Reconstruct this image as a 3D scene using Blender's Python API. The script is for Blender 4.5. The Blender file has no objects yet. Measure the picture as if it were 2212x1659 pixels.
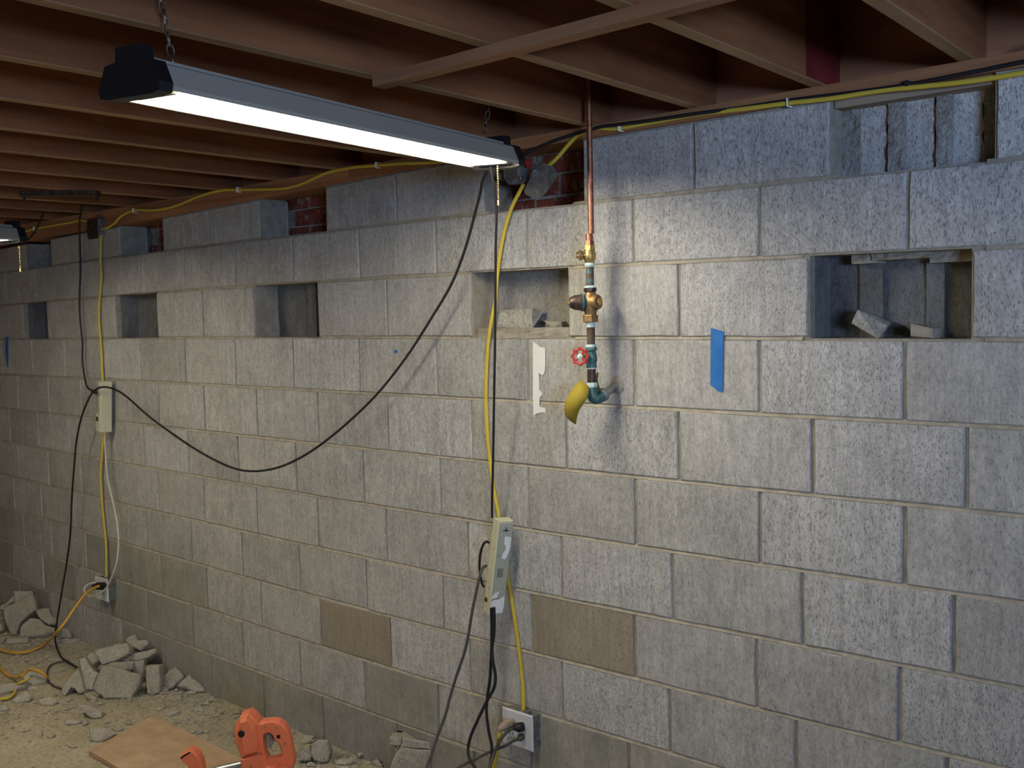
import bpy, math, random
from math import sin, cos, pi, radians
from mathutils import Vector, Matrix, noise, Euler
rnd = random.Random(7)

# ------------------------------------------------------------------ camera, light, exposure
S = bpy.context.scene
COL = S.collection
F, CAMD, YAW, PIT, ROL, CAMZ = 2255.97, 2.5, 0.735576, -0.065834, -0.02207, 1.69663
CX, CY = 1106.0, 829.5
fw = Vector((-sin(YAW), cos(YAW), 0)); rt0 = Vector((cos(YAW), sin(YAW), 0)); up0 = Vector((0, 0, 1))
FW = fw * cos(PIT) + up0 * sin(PIT); up1 = up0 * cos(PIT) - fw * sin(PIT)
RT = rt0 * cos(ROL) + up1 * sin(ROL); UP = up1 * cos(ROL) - rt0 * sin(ROL)
CAM = Vector((0, -CAMD, CAMZ))
cam = bpy.data.cameras.new('camera'); camo = bpy.data.objects.new('camera', cam); COL.objects.link(camo)
cam.sensor_fit = 'HORIZONTAL'; cam.sensor_width = 36.0; cam.lens = F / 2212 * 36.0; cam.clip_start = 0.02
m = Matrix((RT, UP, -FW)).transposed().to_4x4(); m.translation = CAM; camo.matrix_world = m
S.camera = camo
S.view_settings.view_transform = 'Standard'; S.view_settings.look = 'None'; S.view_settings.gamma = 1
S.view_settings.use_curve_mapping = False
S.view_settings.exposure = 0.0
TUBE = 60.0            # radiance of the lamp tubes
DAY = 86.0             # W, bluish daylight from the window behind the camera
w = bpy.data.worlds.new('world'); S.world = w; w.use_nodes = True
w.node_tree.nodes['Background'].inputs[0].default_value = (0.30, 0.36, 0.5, 1)
w.node_tree.nodes['Background'].inputs[1].default_value = 0.02
def area(name, loc, target, sx, sy, energy, color):
    l = bpy.data.lights.new(name, 'AREA'); l.shape = 'RECTANGLE'; l.size = sx; l.size_y = sy
    l.energy = energy; l.color = color
    o = bpy.data.objects.new(name, l); COL.objects.link(o); o.location = loc
    o.rotation_euler = (Vector(target) - Vector(loc)).to_track_quat('-Z', 'Y').to_euler(); return o
area('window_daylight', (2.45, -3.1, 1.8), (-1.2, 0, 3.5), 1.5, 0.7, DAY, (0.45, 0.64, 1.0)).data.spread = radians(105)
for x_, y_ in ((-2.4, -4.7), (-3.8, -3.4), (-6.2, -3.0), (-5.2, -4.6)):
    a_ = area('ceiling_fill_light', (x_, y_, 2.15), (x_, y_, 0.0), 0.15, 1.2, 12.5, (1.0, 0.88, 0.62)); a_.data.spread = radians(115)  # unseen fill lamps, aimed down so floor bounce reaches the joists

# ------------------------------------------------------------------ pixel helpers (2212 x 1659)
def ray(px, py):
    return (FW + RT * ((px - CX) / F) - UP * ((py - CY) / F))
def aty(px, py, Y=0.0):
    d = ray(px, py); return CAM + d * ((Y - CAM.y) / d.y)
def atz(px, py, Z=0.0):
    d = ray(px, py); return CAM + d * ((Z - CAM.z) / d.z)
def depth(p): return (Vector(p) - CAM).dot(FW)
def mpp(p): return depth(p) / F

# ------------------------------------------------------------------ material helpers
def mat(name, base=(0.5, 0.5, 0.5), rough=0.8, metal=0.0, emit=None, estr=0.0, spec=0.3):
    mt = bpy.data.materials.new(name); mt.use_nodes = True
    b = mt.node_tree.nodes['Principled BSDF']
    b.inputs['Base Color'].default_value = (*base, 1); b.inputs['Roughness'].default_value = rough
    b.inputs['Metallic'].default_value = metal; b.inputs['Specular IOR Level'].default_value = spec
    if emit:
        b.inputs['Emission Color'].default_value = (*emit, 1); b.inputs['Emission Strength'].default_value = estr
    return mt
class NT:
    def __init__(s, mt): s.t = mt.node_tree; s.b = s.t.nodes['Principled BSDF']
    def n(s, typ, **kw):
        nd = s.t.nodes.new(typ)
        for k, v in kw.items():
            if k.startswith('i_'):
                nd.inputs[k[2:].replace('_', ' ')].default_value = v
            else: setattr(nd, k, v)
        return nd
    def l(s, a, b): s.t.links.new(a, b)
    def pos(s, scale=(1, 1, 1), jit=True):
        g = s.n('ShaderNodeNewGeometry'); mp = s.n('ShaderNodeMapping'); mp.inputs['Scale'].default_value = scale
        s.l(g.outputs['Position'], mp.inputs['Vector'])
        if jit:
            oi = s.n('ShaderNodeObjectInfo'); mu = s.n('ShaderNodeMath', operation='MULTIPLY'); mu.inputs[1].default_value = 37.0
            s.l(oi.outputs['Random'], mu.inputs[0]); s.l(mu.outputs[0], mp.inputs['Location'])
        return mp.outputs[0]
    def noise(s, vec, scale, detail=3, rough=0.6):
        q = s.n('ShaderNodeTexNoise'); q.inputs['Scale'].default_value = scale; q.inputs['Detail'].default_value = detail
        q.inputs['Roughness'].default_value = rough; s.l(vec, q.inputs['Vector']); return q.outputs['Fac']
    def ramp(s, fac, pts, interp='LINEAR'):
        r = s.n('ShaderNodeValToRGB'); r.color_ramp.interpolation = interp
        e = r.color_ramp.elements
        while len(e) < len(pts): e.new(0.5)
        for i, (p, c) in enumerate(pts):
            e[i].position = p; e[i].color = (*c, 1) if isinstance(c, tuple) else (c, c, c, 1)
        s.l(fac, r.inputs[0]); return r.outputs[0]
    def mix(s, a, b, fac, mode='MIX'):
        q = s.n('ShaderNodeMix', data_type='RGBA', blend_type=mode)
        for sock, v in ((q.inputs[0], fac), (q.inputs[6], a), (q.inputs[7], b)):
            if isinstance(v, (int, float)): sock.default_value = v
            elif isinstance(v, tuple): sock.default_value = (*v, 1)
            else: s.l(v, sock)
        return q.outputs[2]
    def bump(s, h, strength=0.3, dist=0.002):
        q = s.n('ShaderNodeBump'); q.inputs['Strength'].default_value = strength; q.inputs['Distance'].default_value = dist
        s.l(h, q.inputs['Height']); s.l(q.outputs[0], s.b.inputs['Normal'])

def concrete(name, c1, c2, pit=(0.40, 0.47), pitdark=0.35, streak=0.25, bump=0.5, brown=0.0, grain=0.14):
    mt = mat(name, rough=0.95, spec=0.15); t = NT(mt)
    v = t.pos(); big = t.noise(v, 5.0, 3)
    c = t.mix(c1, c2, t.ramp(big, [(0.35, 0.0), (0.65, 1.0)]))
    oi = t.n('ShaderNodeObjectInfo')
    tone = t.ramp(oi.outputs['Random'], [(0.0, 0.90), (0.35, 1.04), (0.6, 0.95), (0.8, 1.07), (1.0, 0.98)])
    c = t.mix(c, tone, 1.0, 'MULTIPLY')
    vs = t.pos((60, 60, 7)); st = t.noise(vs, 1.0, 3)
    c = t.mix(c, t.ramp(st, [(0.3, 1 - streak), (0.62, 1.0 + streak * .4)]), 1.0, 'MULTIPLY')
    vm = t.pos((28, 28, 20)); mo = t.noise(vm, 1.0, 4, 0.7)
    c = t.mix(c, t.ramp(mo, [(0.3, 0.90), (0.7, 1.08)]), 1.0, 'MULTIPLY')
    vq = t.pos((110, 110, 55)); q2 = t.noise(vq, 1.0, 4, 0.75)
    c = t.mix(c, t.ramp(q2, [(0.36, 1 - grain), (0.64, 1 + grain * .7)]), 1.0, 'MULTIPLY')
    vp = t.pos((300, 300, 110)); p = t.noise(vp, 1.0, 3, 0.65)
    pm = t.ramp(p, [(pit[0], pitdark), (pit[1], 1.0)])
    c = t.mix(c, pm, 1.0, 'MULTIPLY')
    if brown:
        c = t.mix(c, (0.25, 0.195, 0.125), brown)
    t.l(c, t.b.inputs['Base Color'])
    vg = t.pos((1, 1, 1)); g = t.noise(vg, 420, 2)
    ad = t.n('ShaderNodeMath', operation='MULTIPLY_ADD'); t.l(pm, ad.inputs[0]); ad.inputs[1].default_value = 1.3
    t.l(g, ad.inputs[2]); t.bump(ad.outputs[0], bump, 0.0016)
    return mt
M = {}
M['block'] = concrete('block_grey', (0.40, 0.39, 0.37), (0.48, 0.47, 0.45), pit=(0.34, 0.43), pitdark=0.55, streak=0.14, grain=0.20)
M['block_rough'] = concrete('block_pitted', (0.47, 0.465, 0.45), (0.57, 0.56, 0.545), pit=(0.36, 0.45), pitdark=0.52, streak=0.18, bump=0.8, grain=0.19)
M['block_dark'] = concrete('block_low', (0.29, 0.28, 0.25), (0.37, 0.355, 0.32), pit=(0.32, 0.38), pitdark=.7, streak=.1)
M['block_brown'] = concrete('block_tan', (0.40, 0.385, 0.355), (0.46, 0.44, 0.40), pit=(0.36, 0.42), brown=0.62)
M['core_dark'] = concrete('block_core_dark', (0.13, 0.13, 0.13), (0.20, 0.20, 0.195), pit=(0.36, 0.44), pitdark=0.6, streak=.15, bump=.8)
M['rubble'] = concrete('broken_concrete', (0.40, 0.37, 0.31), (0.50, 0.47, 0.40), pit=(0.40, 0.46), pitdark=0.6, streak=0.05, bump=0.8)
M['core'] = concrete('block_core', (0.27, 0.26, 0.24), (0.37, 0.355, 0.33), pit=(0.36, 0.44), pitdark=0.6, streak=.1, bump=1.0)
def simple(name, c1, c2, scale, rough=0.8, metal=0.0, bump=0.2, bd=0.001, stretch=(1, 1, 1), spec=0.3, lo=0.35, hi=0.65):
    mt = mat(name, rough=rough, metal=metal, spec=spec); t = NT(mt); v = t.pos(stretch)
    nz = t.noise(v, scale, 4); t.l(t.mix(c1, c2, t.ramp(nz, [(lo, 0.0), (hi, 1.0)])), t.b.inputs['Base Color'])
    if bump: t.bump(nz, bump, bd)
    return mt
M['mortar'] = simple('mortar', (0.27, 0.24, 0.195), (0.37, 0.335, 0.275), 30, 0.95, bump=0.6, bd=0.003, spec=0.1)
mt = mat('brick_red', rough=0.92, spec=0.1); t = NT(mt); v = t.pos(); q_ = t.noise(v, 22, 4)
c = t.mix((0.17, 0.04, 0.028), (0.30, 0.09, 0.055), t.ramp(q_, [(0.35, 0.0), (0.65, 1.0)]))
c = t.mix(c, (0.33, 0.31, 0.29), t.ramp(t.noise(t.pos((26, 26, 14), jit=False), 1.0, 4, 0.7), [(0.55, 0.0), (0.62, 0.85)]))
t.l(c, t.b.inputs['Base Color']); t.bump(q_, .5, .003); M['brick'] = mt
M['bed_lit'] = simple('mortar_bed', (0.33, 0.295, 0.235), (0.46, 0.415, 0.33), 30, 0.95, bump=0.6, bd=0.003, spec=0.1)  # paler than the other mortar: top light on the beds is in the colour
M['brickmortar'] = simple('brick_mortar', (0.22, 0.20, 0.18), (0.42, 0.38, 0.35), 25, 0.95, bump=0.7, bd=0.004, spec=0.1)
# floor
mt = mat('dusty_floor', rough=0.97, spec=0.1); t = NT(mt); v = t.pos(jit=False)
a = t.noise(v, 2.2, 5, 0.65); c = t.mix((0.33, 0.285, 0.20), (0.48, 0.43, 0.32), t.ramp(a, [(0.3, 0.0), (0.7, 1.0)]))
b_ = t.noise(v, 60, 4, 0.7); c = t.mix(c, t.ramp(b_, [(0.36, 0.72), (0.55, 1.05)]), 1.0, 'MULTIPLY')
t.l(c, t.b.inputs['Base Color']); t.bump(b_, 0.8, 0.006); M['floor'] = mt
# wood with grain along a given axis
def wood(name, c1, c2, axis='y', ring=1.0, knots=True):
    mt = mat(name, rough=0.75, spec=0.2); t = NT(mt)
    sc = {'y': (30, 1.6, 30), 'x': (1.6, 30, 30), 'z': (30, 30, 1.6)}[axis]
    v = t.pos(sc); g = t.noise(v, 1.0, 4, 0.6)
    c = t.mix(c1, c2, t.ramp(g, [(0.3, 0.0), (0.7, 1.0)]))
    sc2 = {'y': (2.5, 0.7, 2.5), 'x': (0.7, 2.5, 2.5), 'z': (2.5, 2.5, 0.7)}[axis]
    v2 = t.pos(sc2); g2 = t.noise(v2, 1.5, 3); c = t.mix(c, t.ramp(g2, [(0.3, 0.78), (0.7, 1.15)]), 1.0, 'MULTIPLY')
    if knots:
        vk = t.pos({'y': (4, 1.7, 4), 'x': (1.7, 4, 4), 'z': (4, 4, 1.7)}[axis]); k = t.n('ShaderNodeTexVoronoi'); k.inputs['Scale'].default_value = 1.0
        t.l(vk, k.inputs['Vector']); c = t.mix(c, t.ramp(k.outputs['Distance'], [(0.0, 0.35), (0.07, 0.5), (0.10, 1.0)]), 1.0, 'MULTIPLY')
    t.l(c, t.b.inputs['Base Color']); t.bump(g, 0.25, 0.001); return mt
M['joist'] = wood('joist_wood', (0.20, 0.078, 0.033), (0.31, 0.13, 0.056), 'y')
M['rim'] = wood('rim_wood', (0.34, 0.15, 0.08), (0.46, 0.22, 0.12), 'x')
M['shim'] = wood('shim_wood', (0.25, 0.20, 0.15), (0.36, 0.29, 0.22), 'x')
M['joist_edge_lit'] = wood('joist_edge_lit_wood', (0.25, 0.16, 0.085), (0.36, 0.235, 0.13), 'y', knots=False)  # sawn-edge tone, lightened further for floor-bounce light on the joist undersides
M['beam_x'] = wood('sill_wood', (0.27, 0.12, 0.055), (0.42, 0.21, 0.10), 'x')
M['sub'] = wood('subfloor_wood', (0.15, 0.065, 0.035), (0.24, 0.11, 0.06), 'x', knots=False)
M['strap'] = wood('strap_wood', (0.25, 0.12, 0.06), (0.36, 0.19, 0.10), 'x')
M['reddish'] = wood('red_stained', (0.16, 0.018, 0.02), (0.22, 0.03, 0.03), 'x')
M['ply'] = simple('board_wood', (0.40, 0.275, 0.175), (0.50, 0.36, 0.24), 9, 0.9, bump=0.1, stretch=(1, 1.6, 1))
M['black'] = mat('black_plastic', (0.012, 0.012, 0.014), 0.45)
M['cord'] = mat('black_cord', (0.018, 0.017, 0.02), 0.5)
M['greycord'] = mat('grey_cord', (0.07, 0.068, 0.06), 0.6)
M['whitecord'] = mat('pale_cord', (0.58, 0.56, 0.46), 0.6)
M['yellow'] = mat('yellow_cable', (0.62, 0.47, 0.06), 0.45)
M['orange_cord'] = mat('amber_cord', (0.66, 0.34, 0.04), 0.45)
M['hood'] = mat('hood_enamel', (0.36, 0.33, 0.28), 0.45, spec=0.5)
M['hoodin'] = mat('hood_white', (0.62, 0.62, 0.58), 0.5)
M['tube'] = mat('lamp_tube', (0.9, 0.9, 0.9), 0.3, emit=(1.0, 0.91, 0.71), estr=TUBE)
M['chain'] = mat('chain_steel', (0.5, 0.5, 0.52), 0.25, 1.0)
M['brasschain'] = mat('bead_brass', (0.75, 0.60, 0.30), 0.3, 1.0)
M['copper'] = simple('copper', (0.30, 0.12, 0.07), (0.46, 0.21, 0.13), 40, 0.5, 0.9, bump=0.0)
M['brass'] = simple('brass', (0.33, 0.22, 0.08), (0.58, 0.42, 0.19), 60, 0.42, 0.8, bump=0.3)
M['bronze'] = simple('bronze', (0.17, 0.10, 0.045), (0.33, 0.21, 0.10), 50, 0.5, 0.7, bump=0.3)
M['iron'] = simple('dark_iron', (0.05, 0.035, 0.03), (0.13, 0.09, 0.07), 60, 0.45, 0.6, bump=0.2)
M['verdigris'] = simple('verdigris', (0.05, 0.10, 0.10), (0.11, 0.23, 0.23), 70, 0.7, 0.2, bump=0.4)
M['patina'] = simple('patina', (0.13, 0.085, 0.06), (0.09, 0.20, 0.20), 40, 0.6, 0.3, bump=0.3, lo=0.50, hi=0.62)
M['lime'] = simple('scale_white', (0.35, 0.50, 0.50), (0.72, 0.80, 0.78), 90, 0.85, bump=0.3)
M['galv'] = simple('galvanised', (0.16, 0.17, 0.16), (0.36, 0.37, 0.35), 45, 0.5, 0.6, bump=0.3)
M['red'] = simple('red_enamel', (0.36, 0.02, 0.02), (0.52, 0.06, 0.05), 90, 0.4, bump=0.1)
M['strip'] = simple('strip_metal', (0.56, 0.56, 0.40), (0.62, 0.62, 0.45), 8, 0.5, bump=0.0)
M['strip2'] = simple('strip_grey', (0.38, 0.40, 0.34), (0.44, 0.46, 0.39), 8, 0.5, bump=0.0)
M['white'] = mat('white_plate', (0.66, 0.67, 0.70), 0.45)
M['tape'] = mat('white_tape', (0.86, 0.86, 0.84), 0.7)
M['bluetape'] = simple('blue_tape', (0.02, 0.13, 0.42), (0.03, 0.17, 0.50), 30, 0.7, bump=0.1)
M['label'] = mat('label_grey', (0.14, 0.14, 0.11), 0.7)
M['orange'] = mat('orange_plastic', (0.80, 0.205, 0.10), 0.45, spec=0.4)
M['steel'] = mat('brushed_steel', (0.42, 0.44, 0.46), 0.35, 0.9)
M['rust'] = simple('plug_tan', (0.30, 0.22, 0.17), (0.42, 0.33, 0.26), 40, 0.6)
mt = mat('paper_tag', rough=0.7); t = NT(mt)
tc = t.n('ShaderNodeTexCoord'); wv = t.n('ShaderNodeTexWave'); wv.bands_direction = 'Y'; wv.inputs['Scale'].default_value = 5.0; wv.inputs['Distortion'].default_value = 0.2
mp = t.n('ShaderNodeMapping'); t.l(tc.outputs['UV'], mp.inputs['Vector']); t.l(mp.outputs[0], wv.inputs['Vector'])
t.l(t.mix((0.19, 0.14, 0.015), (0.36, 0.27, 0.03), t.ramp(wv.outputs['Fac'], [(0.1, 0.55), (0.35, 1.0)])), t.b.inputs['Base Color']); M['tag'] = mt

# ------------------------------------------------------------------ mesh helpers
def tag(o, label=None, cat=None, group=None, kind=None):
    if label: o['label'] = label
    if cat: o['category'] = cat
    if group: o['group'] = group
    if kind: o['kind'] = kind
    return o
def obj(name, verts, faces, mt, parent=None, smooth=False, mats=None, fm=None):
    me = bpy.data.meshes.new(name)
    off = Vector(parent.matrix_world.translation) if parent is not None and False else None
    me.from_pydata([tuple(v) for v in verts], [], faces); me.validate(); me.update()
    for mm in (mats or [mt]): me.materials.append(mm)
    if fm:
        for p, i in zip(me.polygons, fm): p.material_index = i
    if smooth:
        for p in me.polygons: p.use_smooth = True
    o = bpy.data.objects.new(name, me); COL.objects.link(o)
    if parent is not None: setp(o, parent)
    return o
def setp(o, parent):
    o.parent = parent
    # vertices are given in world space: undo the parent's location
    p = parent; off = Vector((0, 0, 0))
    while p is not None:
        off += Vector(p.location); p = p.parent
    o.location = Vector(o.location) - off
def empty(name, loc, label, cat, group=None):
    o = bpy.data.objects.new(name, None); COL.objects.link(o); o.location = loc; o.empty_display_size = 0.05
    return tag(o, label, cat, group)
def fixn(o):
    import bmesh
    bm = bmesh.new(); bm.from_mesh(o.data); bmesh.ops.recalc_face_normals(bm, faces=bm.faces); bm.to_mesh(o.data); bm.free(); return o
class MB:
    def __init__(s): s.v = []; s.f = []; s.m = []
    def add(s, v, f, mi=0):
        n = len(s.v); s.v += [Vector(q) for q in v]; s.f += [tuple(i + n for i in q) for q in f]; s.m += [mi] * len(f); return s
    def box(s, c, ax, ay, az, mi=0):        # centre and three half-axis vectors
        c, ax, ay, az = Vector(c), Vector(ax), Vector(ay), Vector(az)
        v = [c + ax * i + ay * j + az * k for i in (-1, 1) for j in (-1, 1) for k in (-1, 1)]
        return s.add(v, [(0, 1, 3, 2), (4, 6, 7, 5), (0, 4, 5, 1), (2, 3, 7, 6), (0, 2, 6, 4), (1, 5, 7, 3)], mi)
    def aabb(s, a, b, mi=0):
        a, b = Vector(a), Vector(b); h = (b - a) / 2
        return s.box((a + b) / 2, (h.x, 0, 0), (0, h.y, 0), (0, 0, h.z), mi)
    def tube(s, path, r, n=8, mi=0, cap=True):
        path = [Vector(p) for p in path]; k = len(s.v); N = len(path)
        t0 = (path[1] - path[0]).normalized(); a = t0.orthogonal().normalized()
        for i, p in enumerate(path):
            tt = (path[min(i + 1, N - 1)] - path[max(i - 1, 0)]).normalized()
            a = (a - tt * a.dot(tt)).normalized(); b = tt.cross(a)
            rr = r[i] if isinstance(r, (list, tuple)) else r
            for j in range(n):
                th = 2 * pi * j / n; s.v.append(p + (a * cos(th) + b * sin(th)) * rr)
        for i in range(N - 1):
            for j in range(n):
                s.f.append((k + i * n + j, k + i * n + (j + 1) % n, k + (i + 1) * n + (j + 1) % n, k + (i + 1) * n + j)); s.m.append(mi)
        if cap:
            s.f.append(tuple(k + j for j in reversed(range(n)))); s.f.append(tuple(k + (N - 1) * n + j for j in range(n))); s.m += [mi, mi]
        return s
    def lathe(s, p0, d, prof, n=16, mi=0):  # prof: (distance along d, radius)
        d = Vector(d).normalized(); a = d.orthogonal().normalized(); b = d.cross(a); k = len(s.v); N = len(prof)
        for t_, r in prof:
            for j in range(n):
                th = 2 * pi * (j + .5) / n; s.v.append(Vector(p0) + d * t_ + (a * cos(th) + b * sin(th)) * r)
        for i in range(N - 1):
            for j in range(n):
                s.f.append((k + i * n + j, k + i * n + (j + 1) % n, k + (i + 1) * n + (j + 1) % n, k + (i + 1) * n + j)); s.m.append(mi)
        s.f.append(tuple(k + j for j in reversed(range(n)))); s.f.append(tuple(k + (N - 1) * n + j for j in range(n))); s.m += [mi, mi]
        return s
    def prism(s, pts, d, mi=0):             # polygon (3-D points) pushed along d
        k = len(s.v); n = len(pts); pts = [Vector(p) for p in pts]; d = Vector(d)
        s.v += pts + [p + d for p in pts]
        s.f.append(tuple(k + j for j in range(n))); s.f.append(tuple(k + n + j for j in reversed(range(n)))); s.m += [mi, mi]
        for j in range(n):
            s.f.append((k + j, k + (j + 1) % n, k + n + (j + 1) % n, k + n + j)); s.m.append(mi)
        return s
    def build(s, name, mt, parent=None, smooth=False, mats=None):
        o = obj(name, s.v, s.f, mt, parent, False, mats, s.m if mats else None)
        fixn(o)
        if smooth:
            me = o.data
            for p in me.polygons: p.use_smooth = True
            try: me.set_sharp_from_angle(angle=radians(40))
            except Exception: pass
        return o
def spline(pts, sub=5):
    pts = [Vector(p) for p in pts]; out = []; P = [pts[0] * 2 - pts[1]] + pts + [pts[-1] * 2 - pts[-2]]
    for i in range(1, len(P) - 2):
        for k in range(sub):
            t = k / sub; a, b, c, d = P[i - 1:i + 3]
            out.append(0.5 * ((2 * b) + (c - a) * t + (2 * a - 5 * b + 4 * c - d) * t * t + (3 * b - a - 3 * c + d) * t ** 3))
    out.append(pts[-1]); return out

# ------------------------------------------------------------------ the block wall
CO = {0: (0, 0, 2.2165), 1: (-0.0026, -0.01508, 2.00954), 2: (-0.00276, -0.01783, 1.81321), 3: (-0.00103, -0.00819, 1.61158),
      4: (-0.00017, -0.00171, 1.41636), 5: (0.00127, 0.00798, 1.22326), 6: (0.00275, 0.01763, 1.02986), 7: (0.00389, 0.02536, 0.83715),
      8: (0.00436, 0.02779, 0.63989), 9: (0.00366, 0.02404, 0.43793), 10: (0.0040, 0.0280, 0.2475), 11: (0, 0, -0.02)}
def Lz(k, u):
    u = max(-6.6, min(0.5, u))
    if k == 0:
        return 2.2165 if u > -2.4 else 2.2165 - (-(u + 2.4)) * 0.0205
    a, b, c = CO[k]; return a * u * u + b * u + c
J = {1: [(1960, 460), (1640, 478), (1368, 500), (1138, 522), (941, 535), (775, 548), (632, 565), (508, 572), (398, 582), (303, 595), (219, 600), (142, 610), (78, 618)],
     2: [(2097, 640), (1747, 640), (1467, 650), (1226, 655), (1018, 658), (835, 668), (685, 670), (550, 675), (438, 680), (339, 685), (249, 690), (172, 692), (101, 695), (50, 700)],
     3: [(1953, 820), (1640, 812), (1370, 805), (1140, 800), (943, 793), (775, 788), (633, 787), (508, 785), (400, 780), (303, 778), (218, 777), (140, 775), (70, 773)],
     4: [(2088, 1005), (1755, 985), (1466, 965), (1224, 950), (1019, 935), (837, 915), (686, 900), (554, 890), (441, 880), (342, 868), (251, 855), (175, 845), (105, 840), (38, 830)],
     5: [(1954, 1175), (1641, 1140), (1373, 1107), (1142, 1075), (951, 1052), (784, 1025), (639, 1003), (514, 985), (406, 968), (310, 945), (225, 935), (150, 925), (82, 915), (20, 900)],
     6: [(2060, 1370), (1733, 1315), (1453, 1270), (1212, 1230), (1010, 1190), (834, 1160), (686, 1130), (555, 1105), (441, 1085), (342, 1063), (256, 1045), (176, 1025), (105, 1010), (40, 995)],
     7: [(1943, 1525), (1634, 1455), (1371, 1395), (1148, 1350), (957, 1305), (791, 1263), (647, 1230), (523, 1200), (413, 1165), (316, 1140), (234, 1120), (160, 1100), (89, 1075), (30, 1060)],
     8: [(2045, 1650), (1719, 1615), (1446, 1560), (1214, 1495), (1015, 1445), (843, 1390), (692, 1345), (564, 1310), (447, 1275), (347, 1240), (262, 1215), (186, 1190), (110, 1140), (50, 1120)],
     9: [(1358, 1640), (1145, 1590), (947, 1540), (788, 1490), (648, 1440), (525, 1395), (416, 1350), (318, 1320), (238, 1290), (162, 1265), (95, 1245), (31, 1220)],
     10: [(858, 1610), (698, 1550), (570, 1510), (456, 1460), (355, 1430), (265, 1395), (185, 1365), (110, 1335), (45, 1310)]}
MISS = {2: []}
for a, b in ((1747, 2097), (1018, 1226), (550, 685), (249, 339), (50, 101)):
    MISS[2].append((aty(a, 680).x, aty(b, 680).x))
TH = 0.145                      # thickness of the block wythe
XL, XR = -8.6, 2.5
wall = bpy.data.objects.new('wall_back', None); COL.objects.link(wall); wall['kind'] = 'structure'
gap = 0.005
mort = MB()
def block(u0, u1, k, mt, name='concrete_block', y0=0.0, y1=TH):
    """one block, outline slightly worn, face bevelled"""
    r = random.Random(int(u0 * 977) * 31 + k)
    z00, z01 = Lz(k, u0) - gap, Lz(k, u1) - gap; z10, z11 = Lz(k + 1, u0) + gap, Lz(k + 1, u1) + gap
    a, b = u0 + gap, u1 - gap
    j = lambda s=0.0013: r.uniform(-s, s)
    pro = r.uniform(-0.0012, 0.0012) + y0
    ring = []
    for i in range(5): t_ = i / 5; ring.append((a + (b - a) * t_, z00 + (z01 - z00) * t_))
    for i in range(3): t_ = i / 3; ring.append((b, z01 + (z11 - z01) * t_))
    for i in range(5): t_ = i / 5; ring.append((b + (a - b) * t_, z11 + (z10 - z11) * t_))
    for i in range(3): t_ = i / 3; ring.append((a, z10 + (z00 - z10) * t_))
    cx_, cz_ = (a + b) / 2, (z00 + z11) / 2
    ring = [(x + j(), z + j()) for x, z in ring]
    n = len(ring); V = []; Fc = []
    for x, z in ring: V.append((x + (cx_ - x) * 0.0 + math.copysign(min(0.0028, abs(cx_ - x)), cx_ - x) * (1 + j(0.4)), pro, z + math.copysign(0.0028, cz_ - z) * (1 + j(.4))))
    for x, z in ring: V.append((x, pro + 0.003, z))
    for x, z in ring: V.append((x, y1, z))
    Fc.append(tuple(range(n)))
    for lv in (0, 1):
        for i in range(n):
            q = (i + 1) % n; Fc.append((lv * n + i, lv * n + n + i, lv * n + n + q, lv * n + q))
    Fc.append(tuple(2 * n + i for i in reversed(range(n))))
    o = obj(name, V, Fc, mt, wall)
    return o
def mslab(u0, u1, k, y0=0.0065):
    n = 3
    for i in range(n):
        a = u0 + (u1 - u0) * i / n; b = u0 + (u1 - u0) * (i + 1) / n
        z = [Lz(k, a), Lz(k, b), Lz(k + 1, a), Lz(k + 1, b)]
        v = [(a, y0, z[0]), (b, y0, z[1]), (b, y0, z[3]), (a, y0, z[2]), (a, TH - .01, z[0]), (b, TH - .01, z[1]), (b, TH - .01, z[3]), (a, TH - .01, z[2])]
        mort.add(v, [(0, 3, 2, 1), (4, 5, 6, 7), (0, 1, 5, 4), (3, 7, 6, 2), (0, 4, 7, 3), (1, 2, 6, 5)])
PALE = [(1, 1250), (1, 1500), (1, 1800), (1, 2080), (1, 1040), (2, 1600), (2, 2150), (3, 1790), (4, 1345), (4, 1920), (4, 930), (5, 1150 - 1000), (6, 1330), (6, 1110), (6, 1900), (7, 1050), (7, 2100), (8, 930), (8, 1330), (5, 1800), (5, 400), (3, 250), (3, 700)]
PALE = [(k, aty(x, (450, 500, 650, 800, 980, 1140, 1290, 1400, 1540)[k]).x) for k, x in PALE]
def blockmat(k, u, r):
    x = r.random()
    if (k == 7 and abs(u - BR1) < .12) or (k == 8 and abs(u - BR2) < .12): return M['block_brown']
    if any(k == a and abs(u - b) < .19 for a, b in PALE): return M['block_rough']
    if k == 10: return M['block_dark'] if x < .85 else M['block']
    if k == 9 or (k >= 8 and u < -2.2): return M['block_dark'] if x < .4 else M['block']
    return M['block']
BR1 = aty(1260, 1380).x; BR2 = aty(768, 1360).x
for k in range(1, 11):
    us = sorted(aty(x, y).x for x, y in J[k])
    while us[0] > XL: us.insert(0, us[0] - 0.4)
    while us[-1] < XR: us.append(us[-1] + 0.4)
    us[0] = XL; us[-1] = XR
    for u0, u1 in zip(us, us[1:]):
        if u1 - u0 < 0.03: continue
        mid = (u0 + u1) / 2; r = random.Random(int(mid * 100) + k * 1000)
        if any(a - .02 < mid < b + .02 for a, b in MISS.get(k, [])):
            continue
        block(u0, u1, k, blockmat(k, mid, r)); mslab(u0, u1, k)
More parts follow.
